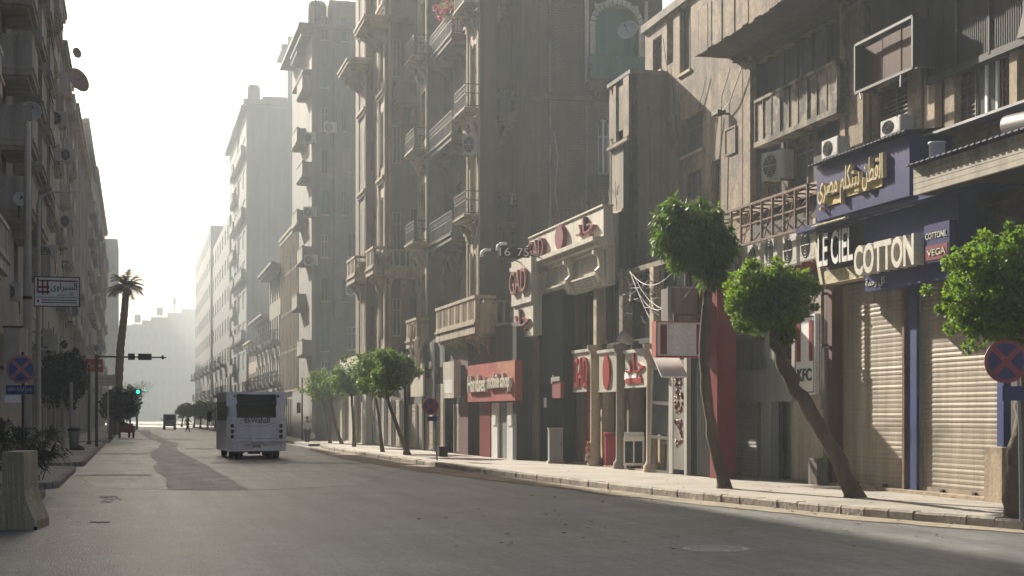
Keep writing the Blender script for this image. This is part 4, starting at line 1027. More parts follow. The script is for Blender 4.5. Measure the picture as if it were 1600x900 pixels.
# COTTON sign
x0_, x1_, z0_, z1_ = FC_.rect(1353, 362, 1500, 442, .6)
t = froot('navy_letter_sign', 'navy sign with huge raised cream letters hung between the shutters', 'sign', FC_, x0_, -.62, z0_); w_, h_ = x1_ - x0_, z1_ - z0_
put('panel', MB().box(0, w_, 0, .5, 0, h_ + .55).box(0, w_, -.01, .01, -.03, -.003).mesh('panel', navy), t)
lettering(t, 'COTTON', -.05, w_ * .66, h_ * .30, h_ * .92, -.0, letter, .24, .03)
lettering(t, ar('كل رحمة'), .05, w_ * .24, h_ * .04, h_ * .24, -.002, letter, .02)
b_ = put('badge', MB().box(w_ * .72, w_ * .97, -.14, -.001, h_ * .30, h_ * 1.02).mesh('badge', navy), t)
lettering(b_, 'COTTONIL', w_ * .74, w_ * .95, h_ * .74, h_ * .86, -.142, letter, .012); put('badge_red', MB().box(w_ * .735, w_ * .955, -.15, -.141, h_ * .34, h_ * .62).mesh('badge_red', red), b_); lettering(b_, 'VEGA', w_ * .76, w_ * .94, h_ * .42, h_ * .54, -.152, letter, .012)
# plank-clad canopy at the right
x0_ = cx(1427, 1.35); z_0, z_1 = FC_.Z(1427, 306, 1.35), FC_.Z(1427, 262, 1.35)
t = froot('plank_canopy', 'projecting canopy faced with pale boards and a corrugated edge at the right', 'canopy', FC_, x0_, -1.35, z_0); w_, h_ = cx(1760, 1.35) - x0_, z_1 - z_0
m_ = MB()
for k in range(5): m_.box(0, w_, 0 + .004 * (k % 2), .08, h_ * k / 5 + .008, h_ * (k + 1) / 5)
m_.box(0, .06, .082, 1.3, .01, h_)
put('boards', m_.mesh('boards', mat('pale_boards', (.40, .35, .27), rough=.7, streak=.3, var=.25)), t)
put('ceiling_panel', MB().box(.06, w_, .085, 1.3, .02, .08).mesh('ceiling_panel', darkin), t)
m_ = MB(); x = -.1; k = 0
while x < w_: m_.xprism([(-.14 - (.02 if k % 2 else 0), h_ + .02), (1.28, h_ + .2), (1.28, h_ + .215), (-.14 - (.02 if k % 2 else 0), h_ + .045)], x, x + .09); x += .095; k += 1
put('corrugated_roof', m_.mesh('corrugated_roof', MATS['dark_blue_sheet']), t)
OB.put(FO, 'roof_sheet', MB().xprism([(-.95, FO.Z(1500, 205, .6)), (-.002, FO.Z(1500, 205, .6) + .14), (-.002, FO.Z(1500, 205, .6) + .19), (-.95, FO.Z(1500, 205, .6) + .05)], FO.X(1422, .6), xe), steelg)
t = froot('tin_drum', 'small white tin drum wedged between the navy sign and plank canopy', 'drum', FC_, cx(1468, 1.1), -1.15, FC_.Z(1468, 250, 1.1)); put('drum_body', MB().lathe([(.0, 0), (.15, 0), (.15, .3), (.17, .3), (.17, .33), (0, .34)], n=14).mesh('drum_body', white), t)
t = froot('duct_pipe', 'wide rusty pipe end lying on top of the plank canopy', 'pipe', FC_, cx(1575, 1.0), -1.0, FC_.Z(1575, 198, 1.0))
b_ = MB().lathe([(.17, 0), (.2, 0), (.2, 2.2), (.17, 2.2), (.17, 0)], n=18, axis='y').mesh('pipe', iron); b_.transform(Matrix.Rotation(R(-75), 4, 'Z')); put('pipe', b_, t)
t = froot('ac_hood', 'bright angular metal hood at the top right edge of the old facade', 'hood', FO, FO.X(1588, .6), -.6, FO.Z(1590, 60, .6)); put('hood', MB().xprism([(0, 0), (.6, 0), (.6, 1.0), (.3, 1.1)], 0, 1.2).mesh('hood', plaster_grey), t)

# ================================================================== ornate brown apartment house with stepped bays
FA = facing(827, 57.5)
DB = Bld('ornate_house', 'tall brown ornate apartment house with stepped bays, arched windows and iron balconies', FA)
LV = [5.3, 9.6, 13.9, 18.2, 22.5]
ZT = 27.0
def seg_face(pxa, depth, pxb, holes=(), m=None, far=6.0, z0=.17, zt=ZT, nm='wall'):
    """camera-facing wall from column pxa to pxb, body running back"""
    F = facing(pxa, depth); w = F.X(pxb)
    DB.put(F, nm, wall_mb(0, w, z0, zt, holes, .2, far), m or stone); return F
# brick end wall with the big arched opening
F1 = FA
arch = (F1.X(929), F1.X(997), F1.Z(963, 134), F1.Z(963, 8))
w1 = (F1.X(935), F1.X(953), F1.Z(944, 272), F1.Z(944, 186))
DB.put(F1, 'brick_wall', wall_mb(.45, F1.X(1035), .17, ZT, [arch, w1], .35, 9), brickm)
DB.put(F1, 'quoin', MB().box(0, .449, -.06, 3, .17, ZT), stone)
zc_ = F1.Z(900, 152); DB.put(F1, 'string_course', MB().box(.0, F1.X(1035), -.16, -.002, zc_ - .14, zc_ + .1).box(-.06, .5, -.22, -.003, zc_ - .25, zc_ - .142), stone)
DB.put(F1, 'teal_niche', MB().box(arch[0], arch[1], .33, .36, arch[2], arch[3]), teal)
m_ = MB(); arch_head(m_, arch[0], arch[1], arch[3], (arch[1] - arch[0]) / 2, -.02, .3)
c_ = (arch[0] + arch[1]) / 2; r_ = (arch[1] - arch[0]) / 2; zc0 = arch[3] - r_; n = 16
for k in range(n):
    a0, a1 = math.pi * k / n + .02, math.pi * (k + 1) / n - .02
    m_.prism([(c_ - r_ * math.cos(a0), zc0 + r_ * math.sin(a0)), (c_ - (r_ + .22) * math.cos(a0), zc0 + (r_ + .22) * math.sin(a0)), (c_ - (r_ + .22) * math.cos(a1), zc0 + (r_ + .22) * math.sin(a1)), (c_ - r_ * math.cos(a1), zc0 + r_ * math.sin(a1))], -.14, -.022)
for s_ in (arch[0] - .2, arch[1] + .0): m_.box(s_, s_ + .2, -.12, -.003, arch[2], zc0)
for s_ in (arch[0] - .42, arch[1] + .24): m_.box(s_, s_ + .14, -.12, -.003, arch[2], arch[3] + .2)
DB.put(F1, 'arch_surround', m_, mat('arch_stone', (.62, .56, .46), streak=.3))  # extra pale stone, brightness painted in where the sun does not reach
b_ = balcony(DB, F1, arch[0] - .35, arch[1] + .1, arch[2] + .05, .8, 'iron', stone, teal, .95, 0, .3, 3)
DB.put(F1, 'balcony_panel', MB().box(arch[0] - .33, arch[1] + .08, -.77, -.74, arch[2] + .07, arch[2] + 1.0), teal)
window(DB, F1, w1, .15, 'casement', white, glassb, .1, stone); m_ = MB(); arch_head(m_, w1[0], w1[1], w1[3], .28, -.01, .12); DB.put(F1, 'window_head', m_, stone)
dish(F1.W(F1.X(970), -.9, F1.Z(970, 58)), .42, (-.55, -.75, .35), 'pale satellite dish hung before the teal arched balcony')
ac(F1, 935, 132, 'air conditioner on the teal arched balcony', 'air conditioners on the ornate brown house', .7, 1.0, 0, .5)
balcony(DB, F1, F1.X(916), F1.X(952), F1.Z(935, 318), .7, 'iron', stone, iron, 1.0, 0, .22, 2)
for z_ in LV[:2]:
    q_ = (F1.X(884), F1.X(904), z_ + .5, z_ + 2.7); window(DB, F1, q_, -.03, 'louver', woodd, darkin, None)
DB.put(F1, 'down_pipe', MB().tube([(F1.X(858), -.1, 5), (F1.X(858), -.1, 26)], .06, 6).tube([(F1.X(915), -.1, 5), (F1.X(915), -.1, zc_ - .3)], .05, 6), plaster_grey)
# recess with stacked balconies
F2 = seg_face(770, 60.4, 829, [], stone)
for j, z in enumerate(LV[1:4]):
    balcony(DB, F2, .0, F2.X(826, .2), z, 1.3, 'iron', stone, iron, 1.0, 0, .3, 2)
for z in LV[1:]:
    q_ = (F2.X(812), F2.X(824), z + .1, z + 2.5); window(DB, F2, q_, -.02, 'sash', stone_pale, glassd)
ac(F2, 806, 104, 'air conditioner on the wall over the topmost balcony of the brown house recess', 'air conditioners on the ornate brown house', .5, 1.0, 0, .75)
ac(F2, 800, 322, 'air conditioner standing behind the iron railing of the lower recess balcony', 'air conditioners on the ornate brown house', .7, 1.0, 0, .6)
# projecting bays: sunlit narrow fronts painted pale, shaded sides painted brown
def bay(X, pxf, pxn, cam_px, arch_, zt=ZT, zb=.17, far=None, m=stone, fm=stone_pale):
    F = street_r(X, pxf); w = F.X(pxn); hs = []
    ww = min(1.1, w * .5)
    for i, z in enumerate(LV):
        zz0, zz1 = z + (.3 if arch_ else .8), z + 3.1
        if zz1 < zt: hs.append((w / 2 - ww / 2, w / 2 + ww / 2, zz0, zz1))
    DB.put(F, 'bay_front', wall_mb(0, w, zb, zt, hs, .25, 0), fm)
    d = F.D(pxn); P = F.W(w, 0, 0); Fs = Fr(P.x, P.y, 0.0)
    sw = Fs.X(cam_px)
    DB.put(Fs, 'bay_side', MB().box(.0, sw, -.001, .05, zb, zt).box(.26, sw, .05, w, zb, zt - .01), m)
    for i, h in enumerate(hs):
        window(DB, F, h, .2, 'casement', woodd, glassd)
        if arch_:
            mm = MB(); arch_head(mm, h[0], h[1], h[3], ww / 2, -.0, .2); mm.box(h[0] - .12, h[0] - .01, -.05, -.003, h[2], h[3] + .1); mm.box(h[1] + .01, h[1] + .12, -.05, -.003, h[2], h[3] + .1)
            DB.put(F, 'window_surround', mm, fm)
    mm = MB()
    for z in LV: mm.box(-.08, w + .08, -.12, -.002, z - .55, z - .38); mm.box(-.12, w + .12, -.2, -.002, z - .378, z - .25)
    mm.box(-.02, .14, -.08, -.003, zb + .03, zt); mm.box(w - .14, w + .02, -.08, -.003, zb + .03, zt)
    DB.put(F, 'pilasters', mm, fm)
    return F, Fs, w
F3, F3s, w3 = bay(13.5, 732, 750, 777, True)
for i, z in enumerate(LV[1:5]): balcony(DB, F3, .1, w3 + .1, z + .25, .55, 'iron', stone_pale, iron, .95, -.08, .18, 2)
F4 = street_r(14.15, 684); w4 = F4.X(740)
hs = []
for z in LV:
    for k in range(2): hs.append((.5 + k * w4 / 2, .5 + k * w4 / 2 + 1.3, z + .05, z + 2.6))
DB.put(F4, 'recess_wall', wall_mb(0, w4, .17, ZT, hs, .25, 5), stone)
for h in hs: window(DB, F4, h, .18, 'louver', woodd, darkin)
for z in LV[1:4]: balcony(DB, F4, .05, w4 - .1, z, .95, 'iron', stone, iron, 1.0, 0, .28, 4)
F5, F5s, w5 = bay(13.2, 655, 668.5, 693, False, zb=5.0)
for i, z in enumerate(LV[1:5]): balcony(DB, F5, .05, w5 + .05, z + .25, .6, 'iron', stone_pale, iron, .95, -.08, .18, 2)
F6 = seg_face(603, 73.2, 662, [], stone, 5, z0=5.0)
for z in LV[:5]:
    q_ = (F6.X(613), F6.X(626), z + .4, z + 2.3); window(DB, F6, q_, -.02, 'casement', stone_pale, glassd)
    q_ = (F6.X(641), F6.X(651), z + .3, z + 2.5); window(DB, F6, q_, -.02, 'sash', stone, glassd)
balcony(DB, F6, F6.X(614), F6.X(652), 17.4, .9, 'stone', stone, None, .9, 0, .25, 2)
balcony(DB, F6, F6.X(596), F6.X(662), 9.0, .9, 'stone', stone_pale, None, .95, 0, .35, 3)
F6p, _a, w6 = bay(12.05, 593, 603, 607, True, zb=5.0)
F7 = seg_face(573, 77, 598, [], stone, 4, z0=5.0)
for z in LV: window(DB, F7, (F7.X(578), F7.X(589), z + .6, z + 2.2), -.02, 'sash', stone, glassd)
F7p, _a, w7 = bay(11.8, 562, 573, 577, True, zb=5.0)
# deep eaves and roof cornices
for F, w, z, d in [(F7p, w7, 20.0, 1.1), (F6p, w6, 21.0, 1.2), (F5, w5, 25.6, .8)]:
    mm = MB().box(-.5, w + .9, -d, -.002, z, z + .18).box(-.35, w + .6, -d * .7, -.002, z - .22, z - .002).box(-.55, w + .95, -d - .06, -.002, z + .182, z + .30)
    for k in range(4): mm.xprism([(0, z - .9), (-.15, z - .8), (-d * .8, z - .24), (0, z - .24)], w * k / 3 - .06, w * k / 3 + .06)
    DB.put(F, 'cornice', mm, stone_pale if F is not F5 else stone)
# big curved brackets between eaves (upper recess)
mm = MB().box(0, F6.X(660), -.9, -.002, 21.3, 21.5).xprism([(0, 18.6), (-.25, 18.9), (-.4, 19.8), (-.55, 20.4), (-.9, 21.298), (0, 21.298)], 1.6, 1.9)
DB.put(F6, 'roof_bracket', mm, stone)
# balustraded belvedere over the ground floor, bracketed
F3b = street_r(13.5, 684); wb = F3b.X(752)
balcony(DB, F3b, F3b.X(686, .7), F3b.X(748, .7), 5.35, .85, 'stone', stone_pale, None, 1.05, 0, .42, 5)
balcony(DB, F2, -.7, F2.X(803), 5.35, 1.5, 'stone', stone_pale, None, 1.05, 0, .42, 2)
balcony(DB, F5, -.2, w5 + .3, 5.3, .6, 'stone', stone_pale, None, 1.0, -.0, .35, 2)
balcony(DB, F6p, -.2, w6 + .3, 9.1, .6, 'stone', stone_pale, None, 1.0, -.08, .35, 2)
balcony(DB, F7p, -.2, w7 + .3, 9.1, .6, 'stone', stone_pale, None, 1.0, -.08, .35, 2)
for (F, px, py, lb) in [(F4, 694, 60, 'air conditioner hanging under the pink bougainvillea'), (F3, 722, 242, 'air conditioner on the lit bay front below the middle iron balcony'), (F4, 675, 538, 'air conditioner beside the carved balustrade above the shops')]:
    ac(F, px, py, lb, 'air conditioners on the ornate brown house', .6, 1.0, R(50), .8)
for i, (F, a, b, lb) in enumerate([(F6, (640, 130), (622, 330), 'thin cable hanging over the shaded wall of the upper recess'), (F1, (866, 205), (872, 330), 'pale cable down the brick end wall beside the quoin'), (F2, (812, 170), (800, 345), 'cable between the stacked recess balconies'), (F4, (704, 380), (692, 430), 'cable slanting below the long iron balcony'), (F6, (612, 470), (596, 540), 'slack cable from the belvedere to the street trees'), (F3, (748, 300), (741, 420), 'cable clipped to the side of the lit bay')]):
    A_, B2_ = [F.W(F.X(p_[0], .3), -.3, F.Z(p_[0], p_[1], .3)) for p_ in (a, b)]
    tag(put('cable', MB().tube([A_, A_.lerp(B2_, .3) + Vector((.1, 0, -.1)), A_.lerp(B2_, .7) + Vector((-.08, 0, -.1)), B2_], .016, 4).mesh('cable', leftp if i % 2 else iron)), lb, 'cable')
# bougainvillea
q = random.Random(33)
def leaf_cloud(name, parent, m, clumps, lw, ll_, per, rc, seed, droop=.2, loc=(0, 0, 0), flat=.0):
    rg = np.random.default_rng(seed)
    C_ = np.array(clumps, float); n = len(C_) * per
    cen = np.repeat(C_[:, :3], per, 0); rr = np.repeat(C_[:, 3] if C_.shape[1] > 3 else np.full(len(C_), rc), per)
    d = rg.normal(size=(n, 3)); d /= np.linalg.norm(d, axis=1)[:, None]
    p = cen + d * (rr * rg.uniform(.45, 1.0, n) ** .6)[:, None]
    ax = d + rg.normal(size=(n, 3)) * .7; ax[:, 2] -= droop * 3; ax /= np.linalg.norm(ax, axis=1)[:, None]
    sd = np.cross(ax, rg.normal(size=(n, 3))); sd /= np.linalg.norm(sd, axis=1)[:, None]
    L_ = ll_ * rg.uniform(.6, 1.3, n)[:, None]; W_ = lw * rg.uniform(.7, 1.2, n)[:, None]
    nm = np.cross(ax, sd)
    v = np.stack([p, p + ax * L_ * .5 + sd * W_ * .5 + nm * W_ * .2, p + ax * L_, p + ax * L_ * .5 - sd * W_ * .5 + nm * W_ * .2], 1).reshape(-1, 3)
    me = bpy.data.meshes.new(name); me.vertices.add(n * 4); me.vertices.foreach_set('co', v.ravel())
    me.loops.add(n * 4); me.loops.foreach_set('vertex_index', np.arange(n * 4)); me.polygons.add(n)
    me.polygons.foreach_set('loop_start', np.arange(n) * 4); me.polygons.foreach_set('loop_total', np.full(n, 4))
    me.materials.append(m); me.update(); me.validate()
    return put(name, me, parent, loc)
def clump_ball(c, rx, ry, rz, n, seed, rc, shell=.55, low=-1.0):
    rg = random.Random(seed); out = []
    while len(out) < n:
        v = Vector((rg.gauss(0, 1), rg.gauss(0, 1), rg.gauss(0, 1))).normalized()
        if v.z < low: continue
        t = rg.uniform(shell, 1.0) if rg.random() < .8 else rg.uniform(.1, shell)
        out.append((c[0] + v.x * rx * t, c[1] + v.y * ry * t, c[2] + v.z * rz * t, rc * rg.uniform(.7, 1.3)))
    return out
p = F4.W(F4.X(700, .9), -.9, F4.Z(700, 18, .9))
t = root('bougainvillea', 'pink flowering bougainvillea spilling over a high balcony', 'plant', p)
leaf_cloud('blossoms', t, pinkm, clump_ball((0, 0, 0), .75, .5, .5, 22, 4, .16), .09, .09, 30, .2, 5)
leaf_cloud('foliage', t, leaf3, clump_ball((.1, 0, .1), .6, .5, .4, 12, 5, .16), .06, .1, 20, .2, 6)
put('stems', MB().tube([(0, .2, -.5), (0, 0, 0), (.3, -.1, .3)], .02, 5).tube([(0, .2, -.5), (-.3, 0, .1)], .015, 5).mesh('stems', bark), t)
# ---------- shops under the brown house
g0, g1 = gp(640, 701.5, .158), gp(843, 722.5, .158)
yaw = math.atan2(g1.y - g0.y, g1.x - g0.x)
FM = Fr(g0.x, g0.y, yaw); mx = lambda p, o=0: FM.X(p, o); MR = FM.X(806)
MBd = Bld('shop_row', 'row of small shuttered shops under the ornate brown house', FM, cat='shop front')
MBd.put(FM, 'back_wall', MB().box(mx(577), MR, .15, 1.2, .158, 5.2), plaster_dark)
MBd.put(FM, 'lintel', MB().box(mx(577), mx(732), .08, .45, 3.9, 5.1), plaster_dark)
for i, (a, b, top, m) in enumerate([(583, 590, 620, shutg), (592, 599, 620, shutg), (602, 610, 625, shut), (614, 623, 625, shut), (626, 633, 625, shut), (638, 648, 632, shut), (650, 660, 632, shut), (664, 677, 590, shut), (681, 693, 600, shut), (708, 716, 632, shut)]):
    roller(MBd, FM, mx(a), mx(b), .17, min(3.9, FM.Z((a + b) / 2, top)), .1, m, .1)
MBd.put(FM, 'pier', MB().box(mx(660.5), mx(663.5), -.05, .4, .158, 5.0).box(mx(677.5), mx(680.5), -.05, .4, .158, 5.0).box(mx(694), mx(697), -.05, .4, .158, 5.0).box(mx(634), mx(637), -.05, .4, .158, 5.0), black)
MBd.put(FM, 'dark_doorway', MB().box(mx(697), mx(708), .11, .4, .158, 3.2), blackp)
MBd.put(FM, 'maroon_panel', MB().box(mx(717), mx(732), -.02, .4, .158, 5.0), MATS['maroon_column'])
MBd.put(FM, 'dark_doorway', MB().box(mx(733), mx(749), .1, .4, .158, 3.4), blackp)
MBd.put(FM, 'red_door', MB().box(mx(750), mx(767), -.02, .3, .158, FM.Z(760, 629)), red)
MBd.put(FM, 'pale_door', MB().box(mx(778), mx(792), .1, .3, .158, FM.Z(785, 629)), greyp)
for a, b in ((768, 777), (792, 802)):
    MBd.put(FM, 'door_panel', MB().box(mx(a), mx(b), .0, .09, .158, FM.Z(785, 629)).box(mx(a) + .15, mx(b) - .15, -.03, -.001, 1.4, FM.Z(785, 629) - .2), white)
MBd.put(FM, 'dark_strip', MB().box(mx(803), mx(809), -.05, .4, .158, 5.0), black)
x0_, x1_, z0_, z1_ = FM.rect(732, 567, 806, 627, .25)
t = froot('red_fascia_sign', 'red fascia sign with raised white letters over the mobile phone shop', 'sign', FM, x0_, -.28, z0_); w_, h_ = x1_ - x0_, z1_ - z0_
put('panel', MB().box(0, w_, 0, .27, 0, h_).mesh('panel', redf), t)
put('orange_corner', MB().prism([(w_ * .62, h_), (w_, h_), (w_, h_ * .55), (w_ * .74, h_ * .62)], -.012, -.001).mesh('orange_corner', mat('worn_orange', (.42, .13, .06), var=.4, scale=3)), t)
lettering(t, 'Handset', w_ * .06, w_ * .46, h_ * .26, h_ * .70, -.0, letter, .12, .02); lettering(t, 'mobile shop', w_ * .50, w_ * .95, h_ * .22, h_ * .70, -.0, letter, .12, .02)
x0_, x1_, z0_, z1_ = FM.rect(693, 565, 709, 622, .4)
t = froot('pale_shop_sign', 'tilted cream shop sign box next to the maroon panel', 'sign', FM, x0_, -.4, z0_)
put('panel', MB().prism([(0, 0), (x1_ - x0_, 0), (x1_ - x0_, z1_ - z0_), (-.1, z1_ - z0_)], 0, .3).mesh('panel', cream), t); put('face', MB().box(.2, x1_ - x0_ - .2, -.01, -.001, .2, (z1_ - z0_) * .5).mesh('face', white), t)
t = froot('carved_sign', 'weathered carved sign scrolls above the first shutters', 'sign', FM, mx(640, .3), -.3, FM.Z(650, 600)); m_ = MB(); q = random.Random(14)
for k in range(16):
    x = q.uniform(0, 2.2); z = q.uniform(0, 2.2); m_.tube([(x, 0, z), (x + .2, -.05, z + q.uniform(.1, .5)), (x + .1, 0, z + .6)], .06, 6)
put('scrolls', m_.mesh('scrolls', stone_pale), t); put('panel', MB().box(0, 2.6, .05, .12, -.6, .9).mesh('panel', cream), t)
tag(put('waste_box', MB().box(0, .35, 0, .3, 0, .4).box(.05, .3, -.02, 0, .25, .35).mesh('waste_box', black), None, at(686, 57.5, .158)), 'small black box on the pavement before the far shutters', 'box')
# far shops behind the small street trees
FX = street_r(12.35, 487); 
XB = Bld('cream_shop_row', 'cream fronted low shops behind the group of small street trees', FX, cat='shop front')
wx = FX.X(640)
hs = [(FX.X(a), FX.X(b), .17, 3.4) for a, b in ((492, 503), (508, 516), (534, 545), (553, 566))]
XB.put(FX, 'wall', wall_mb(0, FX.X(572), .158, 5.2, hs, .3, 3), cream)
for h in hs[3:4]: roller(XB, FX, h[0], h[1], .17, 3.38, .28, shut, .12)
for h in hs[:3]: window(XB, FX, h, .2, 'casement', woodw, glassd)
XB.put(FX, 'fascia', MB().box(0, FX.X(572), -.3, -.002, 3.6, 4.6), white)
XB.put(FX, 'broken_sign', MB().prism([(0, 3.2), (3.4, 3.2), (3.4, 5.2), (2.3, 4.2), (1.2, 5.4), (0, 4.6)], -.5, -.302), stone_pale)

# ================================================================== grey apartment block
FE = facing(487, 95); wE = FE.X(600)
EB = Bld('apartment_block', 'grey eight storey apartment block with a bare end wall and an air conditioner', FE)
hs = []
zf = [FE.Z(500, y) for y in (600, 548, 470, 402, 335, 270, 203, 136, 62)]
for j, z in enumerate(zf):
    hs.append((FE.X(502), FE.X(513), z, z + 1.5)); 
    if j % 2: hs.append((FE.X(543), FE.X(558), z + .1, z + 1.6))
    else: hs.append((FE.X(534), FE.X(541), z, z + 1.5))
EB.put(FE, 'end_wall', wall_mb(0, wE, .15, 26.7, hs, .2, 12), apart)
for i, h in enumerate(hs): window(EB, FE, h, .12, ['casement', 'sash', 'louver'][i % 3], [woodw, plaster_grey, teal][i % 3], [glassb, glassd, glassb][i % 3], .08)
EB.put(FE, 'pale_patch', MB().box(FE.X(514), FE.X(557), -.02, -.002, FE.Z(530, 278), FE.Z(530, 231)), apart_pale)
EB.put(FE, 'roof', MB().box(-.9, wE, -.6, 12, 26.703, 26.95), apart)
EB.put(FE, 'penthouse', MB().box(1.2, wE, .5, 8, 26.953, 28.8), apart_pale)
EB.put(FE, 'pipe_shaft', MB().box(FE.X(521), FE.X(533), -.35, -.002, 8, 25.5), apart)
FE2 = street_r(11.08, 469.5); w2 = FE2.X(487)
hs = []
for z in zf: hs += [(w2 * .12, w2 * .38, z + .1, z + 1.6), (w2 * .6, w2 * .88, z + .1, z + 1.6)]
EB.put(FE2, 'street_wall', wall_mb(0, w2, .15, 26.7, hs, .25, 0), apart_pale)  # sunlit street face painted paler than the shaded end wall
EB.put(FE2, 'street_backing', MB().box(0, w2, .3, .5, .15, 26.6), apart)
for i, h in enumerate(hs): window(EB, FE2, h, .15, 'casement', woodw, glassb)
for i, z in enumerate(zf[1:]): balcony(EB, FE2, .1 if i % 2 else w2 * .5, w2 * .5 if i % 2 else w2 - .05, z - .2, .6, 'solid', apart_pale, None, .9, 0, .18)
EB.put(FE2, 'eaves', MB().box(-.2, w2 + .2, -.7, -.002, 26.2, 26.4).box(-.2, w2 + .2, -.6, -.002, 23.9, 24.05), apart)
EG = 'air conditioners on the grey apartment block'
for px, py, lb in [(506, 207, 'white air conditioner high on the grey end wall beside a dark window'), (540, 461, 'white air conditioner low on the grey end wall near the brown house')]: ac(FE, px, py, lb, EG, .35, 1.0, 0, .7)
for i, (px, py) in enumerate([(474, 224), (474, 340), (475, 415)]): ac(FE2, px, py, ['topmost', 'middle', 'lowest'][i] + ' air conditioner on the lit street front of the grey apartment block', EG, .5, 1.0, R(60), .7)
t = froot('roof_antenna', 'thin rooftop aerial standing above the grey apartment block', 'antenna', FE, .3, .5, 26.9); put('mast', MB().tube([(0, 0, 0), (0, 0, 2.2)], .04, 5).tube([(-.7, 0, 1.9), (.7, 0, 1.9)], .025, 4).tube([(-.4, 0, 1.5), (.4, 0, 1.5)], .025, 4).mesh('mast', iron), t)
# ================================================================== low glazed block and ornate old row beyond
def block(name, label, X, pxf, pxn, zt, m, nx, nz, ww, wh, style='casement', z0=.15, body=9, cor=0, bal=0, fm=None, camholes=0, camw=None):
    F = street_r(X, pxf); w = F.X(pxn); B = Bld(name, label, F)
    cw = w / nx; ch = (zt - 3.6) / nz; hs = []
    for j in range(nz):
        for i in range(nx): hs.append((cw * (i + .5) - ww / 2, cw * (i + .5) + ww / 2, 3.8 + ch * (j + .2), 3.8 + ch * (j + .2) + wh))
    for i in range(nx): hs.append((cw * (i + .15), cw * (i + .85), .2, 3.0))
    B.put(F, 'wall', wall_mb(0, w, z0, zt, hs, .3, body), m)
    for k, h in enumerate(hs):
        if k < nx * nz: window(B, F, h, .2, style if k % 3 else 'louver', fm or woodw, glassb if k % 2 else glassd)
        else: window(B, F, h, .2, 'plain', woodd, blackp if k % 2 else shut)
    if cor: B.put(F, 'cornice', MB().box(-.1, w + .1, -cor, -.002, zt - .45, zt - .15).box(-.1, w + .15, -cor * 1.25, -.002, zt - .148, zt + .05), m)
    for j in range(bal):
        for i in range(nx):
            if (i + j) % 2: balcony(B, F, cw * (i + .1), cw * (i + .9), 3.8 + ch * (j + .2) - .15, .8, 'solid' if (i * j) % 2 else 'iron', m, None if (i * j) % 2 else iron, .9)
    return B, F, w
B_, F_, w_ = block('office_block', 'low modern block with a tall grid of pale fins beside the grey apartments', 11.25, 443, 470, 15.3, apart_pale, 8, 4, 1.1, 1.9, 'sash', body=10, cor=.3)
mm = MB()
for k in range(13): mm.box(w_ * k / 12 - .08, w_ * k / 12 + .08, -.25, -.002, 3.6, 15.2)
for z in (3.6, 6.5, 9.4, 12.3): mm.box(0, w_, -.2, -.003, z - .1, z + .1)
B_.put(F_, 'fins', mm, stone_pale)
block('old_row_house', 'ornate lower house with a heavy cornice next to the finned block', 11.2, 421, 443, 13.6, plaster, 6, 3, 1.2, 2.0, cor=.8, bal=2)
block('old_row_house', 'narrow crumbling house lower than its ornate neighbour, nearer the hazy tower', 11.3, 400, 421, 10.5, plaster, 7, 2, 1.2, 1.8, cor=.6, bal=2)
block('old_row_house', 'lowest pale building in front of the hazy tower', 11.4, 388, 400, 9.0, stone_pale, 5, 2, 1.2, 1.6, cor=.5, bal=1)
# ================================================================== hazy tower and what follows
FT = facing(385, 153); wT = FT.X(560)
TB = Bld('tower_block', 'tall bare tower fading in the haze with a higher core at its right', FT)
zT = FT.Z(400, 163)
TB.put(FT, 'end_wall', MB().box(0, wT, 0, 14, .1, zT), tower)
TB.put(FT, 'parapet', MB().box(-.3, FT.X(445), -.3, 14, zT + .003, zT + .5), tower)
TB.put(FT, 'upper_core', MB().box(FT.X(450), wT, .2, 12, zT + .004, FT.Z(460, 56)), tower)
TB.put(FT, 'core_eaves', MB().box(FT.X(440), FT.X(452), .2, 6, FT.Z(445, 76) - .1, FT.Z(445, 68)), tower)
TB.put(FT, 'roof_room', MB().box(FT.X(412), FT.X(449), 1, 8, zT + .5, zT + 1.1), tower)
for j in range(9): window(TB, FT, (FT.X(457), FT.X(463), 4 + j * 3.4, 5.4 + j * 3.4), -.03, 'sash', tower, glassb)
for j in range(0): pass
for i, (xx, pf, pn, py) in enumerate([(11.2, 371, 385, 205), (11.1, 358.5, 371, 240)]):
    F = street_r(xx, pf); w = F.X(pn); z = F.Z(pf, py); hs = []
    for j in range(9):
        for k in range(2): hs.append((w * (.15 + .45 * k), w * (.15 + .45 * k) + w * .28, 3.4 + j * 3.2, 5.2 + j * 3.2))
    TB.put(F, 'street_wall', wall_mb(0, w, .1, z, hs, .4, 8), tower if i else farw)
    for h in hs: window(TB, F, h, .3, 'casement', farw, glassb)
    for j in range(0, 9, 2 - i): balcony(TB, F, w * (.1 + .4 * i), w * .9, 3.3 + j * 3.2, .45, 'solid', farw, None, .9)
    TB.put(F, 'roof_edge', MB().box(-.2, w + .3, -.6, -.002, z - .3, z + .1), farw)
B_, F_, w_ = block('far_block', 'hazy mid height block just beyond the tower on the right side', 10.9, 329, 358.5, 25.5, farw, 8, 6, 2.0, 1.8, 'sash', bal=2)
B_, F_, w_ = block('far_block', 'hazy stepped block further along the right side near the street end', 10.6, 305, 329, 29.0, farw, 8, 7, 2.4, 1.8, 'sash', bal=2)
